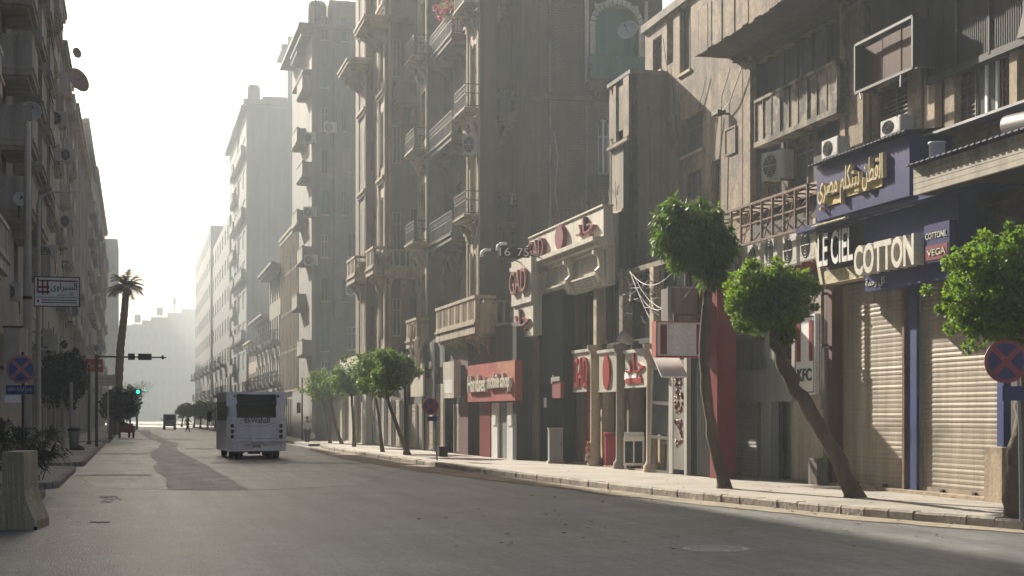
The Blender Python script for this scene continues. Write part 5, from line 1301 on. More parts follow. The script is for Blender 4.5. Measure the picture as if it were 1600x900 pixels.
# the street end
FI = facing(186, 430)
IB = Bld('street_end_block', 'pale hazy block closing the far end of the street', FI)
prof = [(190, 300, 508), (206, 222, 506), (222, 236, 500), (236, 262, 495), (262, 284, 488), (284, 345, 482)]
hs = []
for j in range(7):
    for k in range(13): hs.append((FI.X(196 + k * 11), FI.X(203 + k * 11), 3.5 + j * 3.4, 5.4 + j * 3.4))
IB.put(FI, 'wall', wall_mb(FI.X(150), FI.X(345), .0, FI.Z(200, 508), hs, .4, 12), farw)
for h in hs: window(IB, FI, h, .2, 'plain', farw, glassf)
for a, b, y in prof[1:]: IB.put(FI, 'roof_storey', MB().box(FI.X(a), FI.X(b), 1, 10, FI.Z(200, 508) + .003, FI.Z(a, y)), farw)
t = froot('roof_mast', 'thin telecom mast on the roof closing the street', 'mast', FI, FI.X(273), 3, FI.Z(273, 488)); put('mast', MB().tube([(0, 0, 0), (0, 0, 5)], .22, 5).box(-.5, .5, -.3, .3, 2.5, 4.5).mesh('mast', iron), t)

# ================================================================== left side
FL = street_l(-4.2, -60); lx = lambda p, o=0: FL.X(p, o)
LB = Bld('left_corner_building', 'nearest left building with deep concrete balconies stacked at the frame edge', FL)
xw = lx(47)
lv = [FL.Z(20, y, .9) for y in (404, 277, 150, 22)]
dz = (lv[3] - lv[0]) / 3
lv = [lv[0] + dz * k for k in range(7)]
hs = []
for z in lv[:-1]:
    for k in range(4): hs.append((xw - 3.2 - k * 5.2, xw - 1.4 - k * 5.2, z + .3, z + 2.3))
hs = [h for h in hs if h[0] > -22]
LB.put(FL, 'wall', wall_mb(-22, xw, .14, 26.5, hs, .3, 14), leftw)  # near run of the wall is out of view, added to shade the road
for h in hs: window(LB, FL, h, .2, 'casement', woodd, glassd)
for k, z in enumerate(lv[1:-1]):
    for j in range(3):
        if k == 0 and j == 0: continue
        a_ = xw - 3.9 - j * 5.2
        balcony(LB, FL, a_, xw - .9 - j * 5.2, z, 1.0, 'solid', leftw, None, 1.05, 0, .25)
# side faces of the balcony stack (enclosed rooms)
LB.put(FL, 'corner_room', MB().box(xw - 2.6, xw - .3, -.95, -.003, lv[2] + .02, lv[2] + 1.9).box(xw - 2.6, xw - .3, -.95, -.003, lv[3] + .02, lv[3] + 1.8).box(xw - 2.6, xw - .3, -.95, -.003, lv[1] - 1.2, lv[1] - .27), leftw)
balcony(LB, FL, lx(-8, .9), lx(14, .9), FL.Z(8, 402, .9), .9, 'stone', leftp, None, .95, 0, .4, 2)
balcony(LB, FL, lx(-12, .9), lx(4, .9), FL.Z(0, 120, .9), .9, 'stone', leftp, None, .8, 0, .4, 1)
FLc = facing(0, 51.5)
LG = 'air conditioners on the near left balconies'
for px, py, lb in [(1, 116, 'air conditioner on the upper balcony of the near left building'), (4, 222, 'air conditioner on the balcony just above the lower dish at the left edge')]:
    ac(FLc, px, py, lb, LG, .2, 1.0, 0, .58)
ac(FLc, 2, 470, 'rusty box of an air conditioner low at the left edge under the stone balcony', LG, .2, .8, 0, .8)
mm = MB()
for z in lv[1:5]: mm.box(xw - 3.9, xw - .9, -1.0, -.96, z + 1.5, z + 1.54); mm.box(xw - 3.92, xw - 3.88, -1.0, 0, z + 1.5, z + 1.54); mm.box(xw - 3.92, xw - 3.88, -1.0, -.96, z + 1.1, z + 1.54)
LB.put(FL, 'balcony_rails', mm, rust)
LB.put(FL, 'shop_fascia', MB().box(-22, xw, -.25, -.002, 3.3, 4.3), woodd)
def lblock(name, label, X, pn, pf, zt, m, nx, nz, ww, wh, bal=0, cor=.4, acs=0, acl='', pil=False, style='casement', balst='solid', balm=None):
    F = street_l(X, pn); w = F.X(pf); B = Bld(name, label, F)
    cw = w / nx; ch = (zt - 4.2) / nz; hs = []
    for j in range(nz):
        for i in range(nx): hs.append((cw * (i + .5) - ww / 2, cw * (i + .5) + ww / 2, 4.4 + ch * (j + .25), 4.4 + ch * (j + .25) + wh))
    nw = len(hs)
    for i in range(nx): hs.append((cw * (i + .12), cw * (i + .88), .2, 3.1))
    B.put(F, 'wall', wall_mb(0, w, .14, zt, hs, .3, 12), m)
    for k, h in enumerate(hs):
        if k < nw: window(B, F, h, .2, style if k % 3 else 'louver', woodw if k % 2 else woodd, glassb if k % 2 else glassd)
        else: window(B, F, h, .2, 'plain', woodd, blackp if k % 3 else shut)
    if cor: B.put(F, 'cornice', MB().box(-.05, w + .05, -cor, -.002, zt - .4, zt - .12).box(-.1, w + .1, -cor * 1.25, -.002, zt - .118, zt + .08), m)
    for j in range(bal):
        for i in range(nx):
            if (i * 3 + j * 2) % 5 < 3: balcony(B, F, cw * (i + .08), cw * (i + .92), 4.3 + ch * (j + .15), .45 + .2 * ((i + j) % 2), balst, balm or m, None if balst == 'solid' else iron, 1.0)
    if pil:
        mm = MB()
        for i in range(nx + 1): mm.box(max(0, cw * i - .35), min(w, cw * i + .35), -.3, -.003, .15, zt - .4)
        B.put(F, 'pilaster', mm, m)
    q = random.Random(int(pn))
    for a in range(acs):
        i = q.randrange(nx); j = q.randrange(nz)
        u = copy_thing(AC0, F.W(cw * (i + .5) - .4 + q.uniform(-1, 1), -.55, 4.4 + ch * (j + .25) - .75), F.yaw + q.choice([0, 0, -R(90)]), acl, acl_group(acl))
    if pil is False and nx > 3:
        mm = MB()
        for i in (1, 3): mm.tube([(cw * i, -.12, .3), (cw * i, -.12, zt - .5)], .07, 6)
        B.put(F, 'drain_pipe', mm, leftp)
    return B, F, w
def acl_group(l): return l
lblock('left_dark_building', 'dark left building crowded with balconies and air conditioners beyond the corner one', -4.6, 30, 93, 27.0, leftw, 7, 6, 1.3, 1.6, bal=6, acs=12, acl='one of the air conditioners crowding the dark left facade behind the poles')
B_, F_, w_ = lblock('left_stone_building', 'left building with flat white balcony panels and a big dish on its roof edge', -4.6, 93, 107, 25.5, leftw, 4, 6, 1.3, 1.6, bal=6, balm=leftp, acs=6, acl='one of the air conditioners on the left building below the big roof dish')
lblock('left_column_building', 'left building with tall giant pilasters and a heavy cornice', -4.6, 107, 131, 24.2, leftp, 4, 6, 1.6, 2.0, bal=3, cor=.6, pil=True)
lblock('left_far_building', 'hazy left building with many small balconies behind the pilastered one', -4.6, 131, 147, 29.6, leftp, 5, 7, 2.0, 1.8, bal=6, acs=6, acl='one of the air conditioners on the hazy building behind the left pilasters')
lblock('left_far_building', 'most distant tall left building tapering towards the palm', -4.6, 147, 164, 31.0, leftp, 6, 8, 2.6, 1.8, bal=7)
FP_ = facing(150, 285); PB = Bld('pale_far_block', 'plain pale block in the haze behind the tall palm', FP_)
PB.put(FP_, 'wall', MB().box(0, FP_.X(184), 0, 20, .0, FP_.Z(175, 373)), farw)
for j in range(7): window(PB, FP_, (FP_.X(174), FP_.X(179), 6 + j * 4, 8 + j * 4), -.03, 'plain', farw, glassb)
# roofs things left
dish(at(120, 90, zz(127, 90)), .78, (.55, -.55, .25), 'large brown satellite dish leaning out from the left roofline', mat('brown_dish', (.30, .21, .18), rough=.7))
dish(at(119, 92, zz(83, 92)), .34, (.6, -.7, .1), 'small brown satellite dish above the large one', MATS['brown_dish'])
dish(at(48, 48, zz(175, 48)), .34, (.2, -.9, .3), 'grey satellite dish beside the tall pole near the top left')
dish(at(31, 47, zz(312, 47)), .24, (.3, -.9, .2), 'small pale satellite dish beside the tall pole in the balcony shade')

# roof clutter
def tank(F, px, y, z, lb, s_=1.0):
    t = froot('water_tank', lb, 'water tank', F, F.X(px), y, z, 'rooftop water tanks'); q = MB()
    put('tank', MB().lathe([(0, .5), (.6 * s_, .5), (.62 * s_, .6), (.62 * s_, 1.7 * s_), (.5 * s_, 1.9 * s_), (0, 1.95 * s_)], n=12).mesh('tank', plaster_grey), t)
    for a_, b_ in ((-.4, -.4), (.4, -.4), (-.4, .4), (.4, .4)): q.box(a_ - .05, a_ + .05, b_ - .05, b_ + .05, 0, .5)
    put('stand', q.mesh('stand', iron), t)
def aerial(F, px, y, z, h, lb):
    t = froot('roof_aerial', lb, 'aerial', F, F.X(px), y, z, 'rooftop aerials'); q = MB().tube([(0, 0, 0), (0, 0, h)], .035, 4)
    for k in range(4): q.tube([(-.5 + k * .08, 0, h - .15 - k * .22), (.5 - k * .08, 0, h - .15 - k * .22)], .02, 4)
    put('rods', q.mesh('rods', iron), t)
tank(FE, 500, 1.5, 26.96, 'round water tank on the roof of the grey apartment block')
tank(FT, 400, 3, zT + .51, 'round water tank on the flat roof of the hazy tower', 1.1)
aerial(FT, 426, 2, zT + 1.11, 2.6, 'aerial on the small roof room of the hazy tower')
aerial(FT, 392, 1, zT + .51, 2.0, 'aerial near the left roof corner of the hazy tower')
aerial(FE, 546, .8, 28.81, 1.8, 'aerial on the penthouse of the grey apartment block')
tank(FI, 215, 3, FI.Z(200, 506) + .1, 'water tank on the left end of the block closing the street', 1.5)
tank(FI, 250, 3, FI.Z(250, 495) + .1, 'water tank near the middle of the block closing the street', 1.5)

# ================================================================== trees
def tree(label, path, depth, r0, r1, crown, cm, lw, ll_, per, rc, seed, droop=.2, group=None, shell=.6, limbs=6, dz=0, bm=None, nclump=None):
    """path: trunk columns/rows in the photo at one distance; crown: list of (px, py, rx, rz) lobes"""
    base = at(path[0][0], depth, .14)
    t = root('tree', label, 'tree', base, 0, group)
    q = random.Random(seed)
    P = [at(px, depth + (k * dz), zz(py, depth)) - base for k, (px, py) in enumerate(path)]
    P[0].z = -.03
    fine = []
    for a, b in zip(P, P[1:]):
        for k in range(4):
            v = a.lerp(b, k / 4); fine.append(v + Vector((q.uniform(-1, 1), q.uniform(-1, 1), 0)) * r1 * .25)
    fine.append(P[-1]); n = len(fine)
    rad = [(r0 + (r1 - r0) * (k / (n - 1)) ** .7) * q.uniform(.9, 1.12) for k in range(n)]; rad[0] *= 1.35; rad[1] *= 1.1
    m_ = MB().tube(fine, rad, 12)
    cl = []
    s = depth / FPX
    for li, (px, py, rx, rz) in enumerate(crown):
        c = at(px, depth, zz(py, depth)) - base; RX, RZ = rx * s, rz * s
        for k in range(max(2, limbs // len(crown))):
            an = q.uniform(0, 6.28); e = c + Vector((math.cos(an) * RX * .65, math.sin(an) * RX * .65, q.uniform(-.2, .6) * RZ))
            st = P[-1].lerp(P[-2], q.uniform(0, .25)); mid = st.lerp(e, .5) + Vector((0, 0, -.08 * RZ))
            m_.tube([st, mid, e], [r1 * .5, r1 * .3, r1 * .1], 6)
        nn = nclump or int(60 * max(.25, rx * rz / 3000)); nn = max(6, int(nn * (rx * rz) / max(a[2] * a[3] for a in crown)))
        cl += clump_ball(c, RX * .9, RX * .85, RZ * .9, nn, seed + li, rc, shell)
    for li, (px, py, rx, rz) in enumerate(crown):
        c = at(px, depth, zz(py, depth)) - base
        for k in range(int(16 * rx / max(a[2] for a in crown))):
            v = Vector((q.gauss(0, 1), q.gauss(0, 1), q.gauss(0, 1) + .35)).normalized(); f = q.uniform(.98, 1.2)
            e = c + Vector((v.x * rx * s * f, v.y * rx * s * .9 * f, v.z * rz * s * f)); cl.append((*e, rc * q.uniform(.25, .6)))
            if q.random() < .6: m_.tube([c + (e - c) * .5, e], [r1 * .12, r1 * .05], 4)
    put('trunk', m_.mesh('trunk', bm or bark), t)
    leaf_cloud('crown', t, cm, cl, lw, ll_, per, rc, seed, droop)
    return t
d1 = gp(1135, 763, .158); dep1 = d1.x * ST + d1.y * CT
tree('tall slim tree with a round drooping crown high above the folding gate', [(1132, 763), (1121, 715), (1107, 645), (1100, 565), (1103, 490), (1107, 440), (1100, 405)], dep1, .135, .10, [(1078, 366, 57, 48), (1110, 420, 16, 26), (1120, 380, 22, 36)], leaf1, .055, .20, 70, .22, 11, .55, nclump=95)
d2 = gp(1338, 777, .158); dep2 = d2.x * ST + d2.y * CT
tree('strongly leaning tree with bright green crown before the beige wall', [(1336, 777), (1312, 722), (1280, 662), (1243, 608), (1222, 565), (1212, 528), (1214, 500)], dep2, .165, .125, [(1180, 462, 52, 48), (1230, 458, 42, 44), (1205, 488, 52, 38), (1226, 522, 16, 22)], leaf2, .05, .075, 85, .15, 12, .05, nclump=80)
d3 = gp(1590, 809, .158); dep3 = d3.x * ST + d3.y * CT
tree('gnarled tree with dense bright green crown at the right frame edge', [(1590, 809), (1584, 770), (1592, 720), (1602, 650), (1608, 590), (1600, 520)], dep3, .19, .16, [(1545, 445, 88, 84), (1600, 425, 70, 80), (1560, 480, 80, 62)], leaf2, .05, .07, 85, .15, 13, .05, nclump=120)
def dep(px, py): p = gp(px, py, .158); return p.x * ST + p.y * CT
SG = 'small street trees on the right pavement'
tree('small pavement tree farthest from the camera in the right group', [(516, 692), (511, 650), (503, 622)], dep(516, 692), .10, .06, [(499, 603, 25, 25)], leaf3, .09, .15, 34, .22, 21, .15, SG, nclump=46)
tree('small pavement tree second farthest in the right group, dark leaning stem', [(534, 693), (522, 655), (517, 622)], dep(534, 693), .09, .06, [(524, 600, 20, 24)], leaf3, .09, .15, 34, .22, 22, .15, SG, nclump=36)
tree('small pavement tree with upright stem in the middle of the right group', [(553, 698), (552, 650), (549, 615)], dep(553, 698), .09, .06, [(548, 587, 30, 28), (541, 602, 20, 20)], leaf3, .09, .15, 34, .2, 23, .15, SG, nclump=48)
tree('small pavement tree with thin upright stem next to the leaning one', [(598, 706), (593, 660), (586, 612)], dep(598, 706), .08, .05, [(582, 578, 28, 30), (575, 600, 18, 16)], leaf3, .08, .14, 34, .18, 24, .15, SG, nclump=48)
tree('small pavement tree with its stem leaning left, nearest in the right group', [(638, 711), (620, 664), (603, 618)], dep(638, 711), .11, .06, [(604, 592, 26, 26), (630, 578, 24, 18), (606, 562, 20, 14)], leaf3, .08, .14, 34, .18, 25, .15, SG, nclump=48)
for i, (px, py, r) in enumerate([(284, 644, 7), (293, 641, 8), (303, 642, 9), (313, 640, 9), (324, 641, 9), (336, 642, 10), (346, 641, 9)]):
    tree('low hazy green tree in the distant row beyond the bus', [(px, 669), (px + 1, 655), (px, 650)], 205 - i * 8, .12, .08, [(px, py, r, r * 1.1)], leaf3, .22, .3, 22, .35, 40 + i, .1, 'distant trees beyond the bus', nclump=22)
tree('big dark clipped tree on the left pavement hiding the shopfronts', [(101, 706), (101, 670), (98, 640), (96, 615)], 71, .13, .10, [(97, 590, 34, 44), (80, 600, 22, 36), (118, 588, 16, 40)], leafd, .10, .15, 60, .24, 51, .1, nclump=80, bm=leftp)
tree('dark round tree further along the left pavement', [(172, 690), (172, 665), (176, 650)], 100, .12, .1, [(178, 634, 17, 22), (196, 634, 15, 20)], leafd, .14, .2, 40, .3, 52, .1, nclump=46)
tree('hazy green tree behind the dark left pavement tree', [(203, 676), (203, 660), (203, 645)], 140, .12, .08, [(205, 628, 12, 22)], leaf3, .2, .25, 30, .3, 53, .1, nclump=26)
# bare tree
b0 = at(214, 165, .14); t = root('tree', 'nearly leafless pale tree over the green traffic light', 'tree', b0); q = random.Random(77)
m_ = MB(); m_.tube([(0, 0, 0), (0, 0, 1.6), (-.2, 0, 3.0)], [.14, .1, .07], 6)
def twig(p, d, L_, r, lv_):
    e = p + d * L_; m_.tube([p, e], [r, r * .6], 4)
    if lv_:
        for k in range(3): twig(e, (d + Vector((q.uniform(-.8, .8), q.uniform(-.8, .8), q.uniform(-.25, .4)))).normalized(), L_ * .75, r * .55, lv_ - 1)
for k in range(5): twig(Vector((-.1, 0, 2.6)), Vector((q.uniform(-.9, .9), q.uniform(-.9, .9), .8)).normalized(), 1.1, .06, 4)
put('trunk', m_.mesh('trunk', bark), t)
# tall palm
pb = at(181, 122, .14); t = root('palm_tree', 'tall leaning palm towering over the left pavement', 'palm tree', pb)
top = at(197, 122, zz(452, 122)) - pb; pts = [Vector((0, 0, 0)), top * .3 + Vector((-.05, 0, 0)), top * .6 + Vector((-.12, 0, 0)), top * .85, top]
m_ = MB(); seg = []
for k in range(41):
    f = k / 40 * 4; i = min(3, int(f)); seg.append(pts[i].lerp(pts[i + 1], f - i))
m_.tube(seg, [(.36 - .08 * k / 40) * (1.08 if k % 2 else .92) for k in range(41)], 10)
put('trunk', m_.mesh('trunk', palmbark), t)
def fronds(parent, c, n, L_, m, seed, up=.5, width=.35, leaflets=18, name='fronds', grav=.55, both=True):
    q = random.Random(seed); g = MB()
    for k in range(n):
        an = k * 2.399 + q.uniform(-.3, .3); e = q.uniform(-.25, 1.1) * up; d = Vector((math.cos(an), math.sin(an), math.tan(e))).normalized()
        p = Vector(c); l = L_ * q.uniform(.8, 1.15); st = l / leaflets; prev = p.copy()
        for j in range(leaflets):
            d = (d + Vector((0, 0, -grav * (j / leaflets) * .35))).normalized(); p = p + d * st
            g.face([prev + Vector((0, 0, .012)), p + Vector((0, 0, .012)), p - Vector((0, 0, .012)), prev - Vector((0, 0, .012))])
            if j > 1:
                sd = d.cross(Vector((0, 0, 1))).normalized(); w = width * math.sin(math.pi * min(1, (j + 2) / (leaflets + 3))) + .04
                for s_ in (-1, 1):
                    tip = p + sd * s_ * w + d * w * .6 - Vector((0, 0, w * q.uniform(.2, .6)))
                    g.face([prev, p, tip])
            prev = p.copy()
    return put(name, g.mesh(name, m), parent)
fronds(t, top + Vector((0, 0, .2)), 42, 1.75, leafmat('palm_leaf', (.06, .07, .03), (.16, .17, .06), (.12, .11, .06)), 3, 1.0, .42, 14)
# fan palm bush at the barrier
pc = gp(40, 768, .1); t = root('palm_bush', 'dusty fan palm bush growing behind the concrete barrier', 'palm', pc)
q = random.Random(6); g = MB(); st = MB()
for k in range(40):
    an = q.uniform(0, 6.28); e = q.uniform(.15, 1.35); d = Vector((math.cos(an) * math.cos(e), math.sin(an) * math.cos(e), math.sin(e))); L_ = q.uniform(.35, .85)
    c0 = Vector((q.uniform(-.35, .35), q.uniform(-.3, .3), q.uniform(.2, .5))); c1 = c0 + d * L_ + Vector((0, 0, .1)); st.tube([c0, c1], .012, 4)
    sd = d.cross(Vector((0, 0, 1))).normalized(); u2 = sd.cross(d)
    for j in range(-9, 10):
        a = j * .17; dd = (d * math.cos(a) + sd * math.sin(a)).normalized(); r_ = q.uniform(.42, .62) * (1 - abs(j) * .02)
        m1 = c1 + dd * r_ * .6; tip = c1 + dd * r_ - Vector((0, 0, r_ * q.uniform(.25, .6))); wv = sd * .018 + u2 * .01
        g.face([c1, m1 - wv, m1 + wv]); g.face([m1 - wv, tip, m1 + wv])
put('fronds', g.mesh('fronds', leafmat('fan_leaf', (.045, .055, .035), (.05, .07, .03), (.10, .10, .06))), t); put('stems', st.mesh('stems', palmbark), t)
# ================================================================== street furniture
b0 = gp(14, 829, 0)
t = root('concrete_barrier', 'stained precast concrete barrier block standing at the left road edge', 'concrete barrier', (b0.x - .05, b0.y + .1, 0), R(-8))
prf = [(-.34, 0), (.44, 0), (.44, .13), (.32, .42), (.27, .62), (.25, 1.22), (-.06, 1.22), (-.08, .55), (-.16, .35), (-.34, .14)]
m_ = MB().prism(prf, 0, 1.1)
for k in range(4):
    x = .03 + k * .085; m_.prism([(x, .02), (x + .03, .02), (x + .0, .6), (x - .02, 1.2), (x - .04, 1.2), (x - .03, .6)], -.018, -.001)
m_.box(-.34, -.2, -.1, -.001, 0, .42); m_.box(-.06, .0, -.06, -.001, 0, .4)
put('block', m_.mesh('block', concrete), t); put('lifting_slot', MB().box(.42, .47, -.01, .002, 0, .05).box(-.3, -.26, -.112, -.1, .0, .05).mesh('lifting_slot', darkin), t)
def pole(name, label, px, depth, y_top, r, m, cat='pole', extra=None, z0=.12, lean=0):
    p = at(px, depth, z0); t = root(name, label, cat, p); h = zz(y_top, depth) - z0
    put('shaft', MB().tube([(0, 0, 0), (lean * .5, 0, h * .5), (lean, 0, h)], [r * 1.15, r, r * .85], 10).lathe([(r * 2, 0), (r * 2, .12), (r * 1.2, .2)], n=10).mesh('shaft', m), t)
    return t, h
t, h = pole('utility_pole', 'thick pale utility pole nearest on the left pavement', 43, 45, 190, .125, leftp)
put('bands', MB().lathe([(.14, 5.2), (.14, 5.3)], n=10).lathe([(.14, 3.0), (.14, 3.1)], n=10).mesh('bands', iron), t)
t, h = pole('utility_pole', 'thinner pale pole with a bent top arm carrying the white furniture sign', 60, 45, 320, .075, leftp)
put('arm', MB().tube([(0, 0, h), (.05, 0, h + .25), (.4, .1, h + .42), (1.2, .3, h + .5)], [.06, .05, .04, .03], 8).mesh('arm', leftp), t)
# white furniture sign
FS1 = facing(55, 44.8); x1_ = FS1.X(123.5); z0_, z1_ = FS1.Z(90, 478.5), FS1.Z(90, 434.5); h_ = z1_ - z0_
t = froot('hanging_sign', 'white rectangular sign with black Arabic name and red emblem on the left pole', 'sign', FS1, 0, -.15, z0_)
put('panel', MB().box(0, x1_, 0, .08, 0, h_).mesh('panel', white), t)
put('rim', MB().box(-.02, x1_ + .02, -.01, .09, -.03, -.001).box(-.02, x1_ + .02, -.01, .09, h_ + .001, h_ + .03).box(-.03, -.001, -.01, .09, -.03, h_ + .03).box(x1_ + .001, x1_ + .03, -.01, .09, -.03, h_ + .03).mesh('rim', black), t)
lettering(t, ar('السبراوى'), x1_ * .36, x1_ * .96, h_ * .50, h_ * .82, -.001, black, .01, .01); lettering(t, ar('للأثاث المعدنى').replace('', ''), x1_ * .5, x1_ * .88, h_ * .34, h_ * .46, -.001, black, .008)
put('red_emblem', MB().box(.08, x1_ * .97, -.012, -.001, h_ * .86, h_ * .91).box(.06, .11, -.012, -.001, h_ * .45, h_ * .97).box(.06, .42, -.011, -.001, h_ * .62, h_ * .69).box(.06, .42, -.011, -.001, h_ * .45, h_ * .52).box(.2, .25, -.0125, -.001, h_ * .40, h_ * .86).box(.34, .39, -.0125, -.001, h_ * .40, h_ * .86).mesh('red_emblem', red), t)
put('rule', MB().box(.04, x1_ * .97, -.01, -.001, h_ * .29, h_ * .31).prism([(.05, h_ * .17), (.12, h_ * .25), (.12, h_ * .09)], -.01, -.001).box(.18, x1_ * .95, -.008, -.001, h_ * .19, h_ * .22).box(.18, x1_ * .95, -.008, -.001, h_ * .10, h_ * .13).mesh('rule', black), t)
# lightbox cabinet sign at left edge
FB = facing(6, 41); t = froot('blank_lightbox', 'blank white upright lightbox fixed by the no stopping sign', 'lightbox', FB, 0, 0, FB.Z(20, 615))
hB = FB.Z(20, 512) - FB.Z(20, 615)
put('box', MB().zprism([(0, 0), (.41, .0), (.60, .35), (.60, .6), (0, .6)], 0, hB).mesh('box', leftp), t); put('cap', MB().box(-.03, .5, -.04, .5, hB + .002, hB + .05).mesh('cap', iron), t)
# no stopping signs
def nostop(t, r, z, x=0, y=0, faded=False, plate=None, txt=None, tilt=0):
    rr = mat('faded_sign_red', (.30, .07, .07), rough=.6, var=.3) if faded else mat('worn_sign_red', (.42, .20, .19), rough=.6, var=.3, scale=4)
    bl = mat('faded_sign_blue', (.05, .05, .14), rough=.6, var=.4) if faded else mat('sign_blue', (.05, .10, .26), rough=.5)
    d = put('sign_disc', MB().disc((x, z), r, r, y, y + .02, 32).mesh('sign_disc', rr), t)
    put('blue_field', MB().disc((x, z), r * .82, r * .82, y - .006, y - .001, 32).mesh('blue_field', bl), d)
    m_ = MB()
    for s_ in (1, -1):
        c, s2 = math.cos(math.pi / 4 * s_), math.sin(math.pi / 4 * s_); L_, w = r * .86, r * .13
        m_.prism([(x + c * L_ - s2 * w, z + s2 * L_ + c * w), (x + c * L_ + s2 * w, z + s2 * L_ - c * w), (x - c * L_ + s2 * w, z - s2 * L_ - c * w), (x - c * L_ - s2 * w, z - s2 * L_ + c * w)], y - .012 - (.003 if s_ > 0 else 0), y - .0065)
    put('cross', m_.mesh('cross', rr), d)
    if plate:
        a, b, c_, dd = plate; p = put('plate', MB().box(a, b, y, y + .015, c_, dd).mesh('plate', bluep if not faded else bl), t)
        if txt: lettering(p, ar(txt), a + (b - a) * .06, b - (b - a) * .06, c_ + (dd - c_) * .2, dd - (dd - c_) * .15, y - .001, letter, .005)
p0 = at(36, 30, .12); t = root('no_stopping_sign', 'round no stopping sign over a blue Arabic plate, left of the pavement tree', 'road sign', p0, R(4))
sx = (33 - 36) * 30 / FPX
nostop(t, .29, zz(577, 30) - .12, sx, -.06, False, (sx - .29, sx + .25, zz(616, 30) - .12, zz(602, 30) - .12), 'ممنوع الوقوف قطعيا')
put('small_plate', MB().box(-.36, -.05, -.04, -.02, zz(629, 30) - .12, zz(618, 30) - .12).mesh('small_plate', white), t)
put('post', MB().tube([(0, 0, 0), (0, 0, zz(550, 30) - .12)], .03, 8).mesh('post', iron), t)
p0 = at(683, 53, .158); t = root('no_stopping_sign', 'faded round no stopping sign on a slightly bent post by the right kerb', 'road sign', p0, R(-4))
zS = zz(635, 53) - .158
nostop(t, .30, zS, -.25, -.05, True, (-.36, -.0, zS - .52, zS - .36)); put('post', MB().tube([(0, 0, 0), (-.06, 0, .9), (-.22, 0, zS + .3)], .03, 8).mesh('post', steelg), t)
p0 = at(1596, 22.6, .158); t = root('no_stopping_sign', 'large faded no stopping sign in front of the bright tree at the right edge', 'road sign', p0, R(-12))
zS = zz(565, 22.6) - .158
nostop(t, .335, zS, -.27, -.08, True, (-.33, .12, zS - .60, zS - .38)); put('post', MB().tube([(0, 0, 0), (-.02, 0, 1.4), (-.08, 0, zS + .2)], .03, 8).mesh('post', steelg), t)
# lamp post on the right by the small trees
t, h = pole('lamp_post', 'slim dark post beside the leaning small tree on the right pavement', 634, 60.5, 545, .06, iron, 'post', None, .158, -.05)
t, h = pole('lamp_post', 'slim dark post with traffic signal near the walking person', 472, 97, 590, .06, iron, 'post', None, .0)
put('signal_head', MB().box(-.35, -.1, -.1, .1, 1.9, 2.6).mesh('signal_head', black), t)
# left furniture further on
t = root('white_post', 'short white painted post before the rubbish bin on the left pavement', 'post', at(111, 70, .14)); put('shaft', MB().tube([(0, 0, 0), (0, 0, 3.2)], .09, 10).mesh('shaft', leftp), t)
t = root('rubbish_bin', 'grey bin with a black lid on the left pavement', 'bin', at(116, 69, .14)); put('body', MB().lathe([(0, 0), (.2, 0), (.26, .85), (.26, .9)], n=12).mesh('body', steelg), t); put('lid', MB().lathe([(.31, .9), (.31, 1.0), (.2, 1.06), (0, 1.08)], n=12).mesh('lid', black), t)
t = root('rubbish_bag', 'black rubbish bag slumped at the foot of the bin', 'bag', at(122, 68.5, .14)); put('sack', MB().lathe([(0, 0), (.32, .02), (.28, .15), (.12, .24), (0, .3)], n=9).mesh('sack', black), t)
t, h = pole('lamp_post', 'dark thin post between the left pavement tree and the red sign', 139, 82, 570, .07, iron, 'post')
def plate_sign(name, label, px0, py0, px1, py1, depth, m, ex=None, rim=None):
    F = facing(px0, depth); w = F.X(px1); z0_, z1_ = F.Z(px0, py1), F.Z(px0, py0); t = froot(name, label, 'sign', F, 0, 0, z0_)
    put('panel', MB().box(0, w, 0, .06, 0, z1_ - z0_).mesh('panel', m), t); return t, w, z1_ - z0_
t, w_, h_ = plate_sign('direction_sign', 'red direction sign with a white arrow pointing right, over the left pavement', 133, 561, 160.5, 581, 85, mat('sign_red_orange', (.42, .055, .035), rough=.5))
put('arrow', MB().prism([(w_ * .58, h_ * .45), (w_ * .8, h_ * .45), (w_ * .8, h_ * .32), (w_ * .93, h_ * .5), (w_ * .8, h_ * .68), (w_ * .8, h_ * .55), (w_ * .58, h_ * .55)], -.02, -.001).mesh('arrow', letter), t)
lettering(t, ar('جاد'), w_ * .12, w_ * .5, h_ * .25, h_ * .75, -.001, letter, .015); put('post', MB().tube([(w_ * .25, .1, -2.6), (w_ * .25, .1, .2)], .05, 6).mesh('post', iron), t)
t, w_, h_ = plate_sign('notice_board', 'white board with faint lines of writing below the red direction sign', 150, 586, 181, 603, 95, leftp)
put('lines', MB().box(.12, w_ - .15, -.012, -.001, h_ * .3, h_ * .36).box(.12, w_ - .15, -.012, -.001, h_ * .6, h_ * .66).mesh('lines', steelg), t); put('post', MB().tube([(w_ * .6, .1, -3.1), (w_ * .6, .1, .2)], .05, 6).mesh('post', leftp), t)
t, w_, h_ = plate_sign('small_notice', 'small white notice hung on a bracket over the dark left tree', 67, 514, 81, 541, 58, leftp)
put('lines', MB().box(.05, w_ - .05, -.008, -.001, h_ * .2, h_ * .24).box(.05, w_ - .05, -.008, -.001, h_ * .5, h_ * .54).mesh('lines', steelg), t); put('bracket', MB().box(-.6, 0, .01, .05, h_ * .8, h_ * .85).mesh('bracket', iron), t)
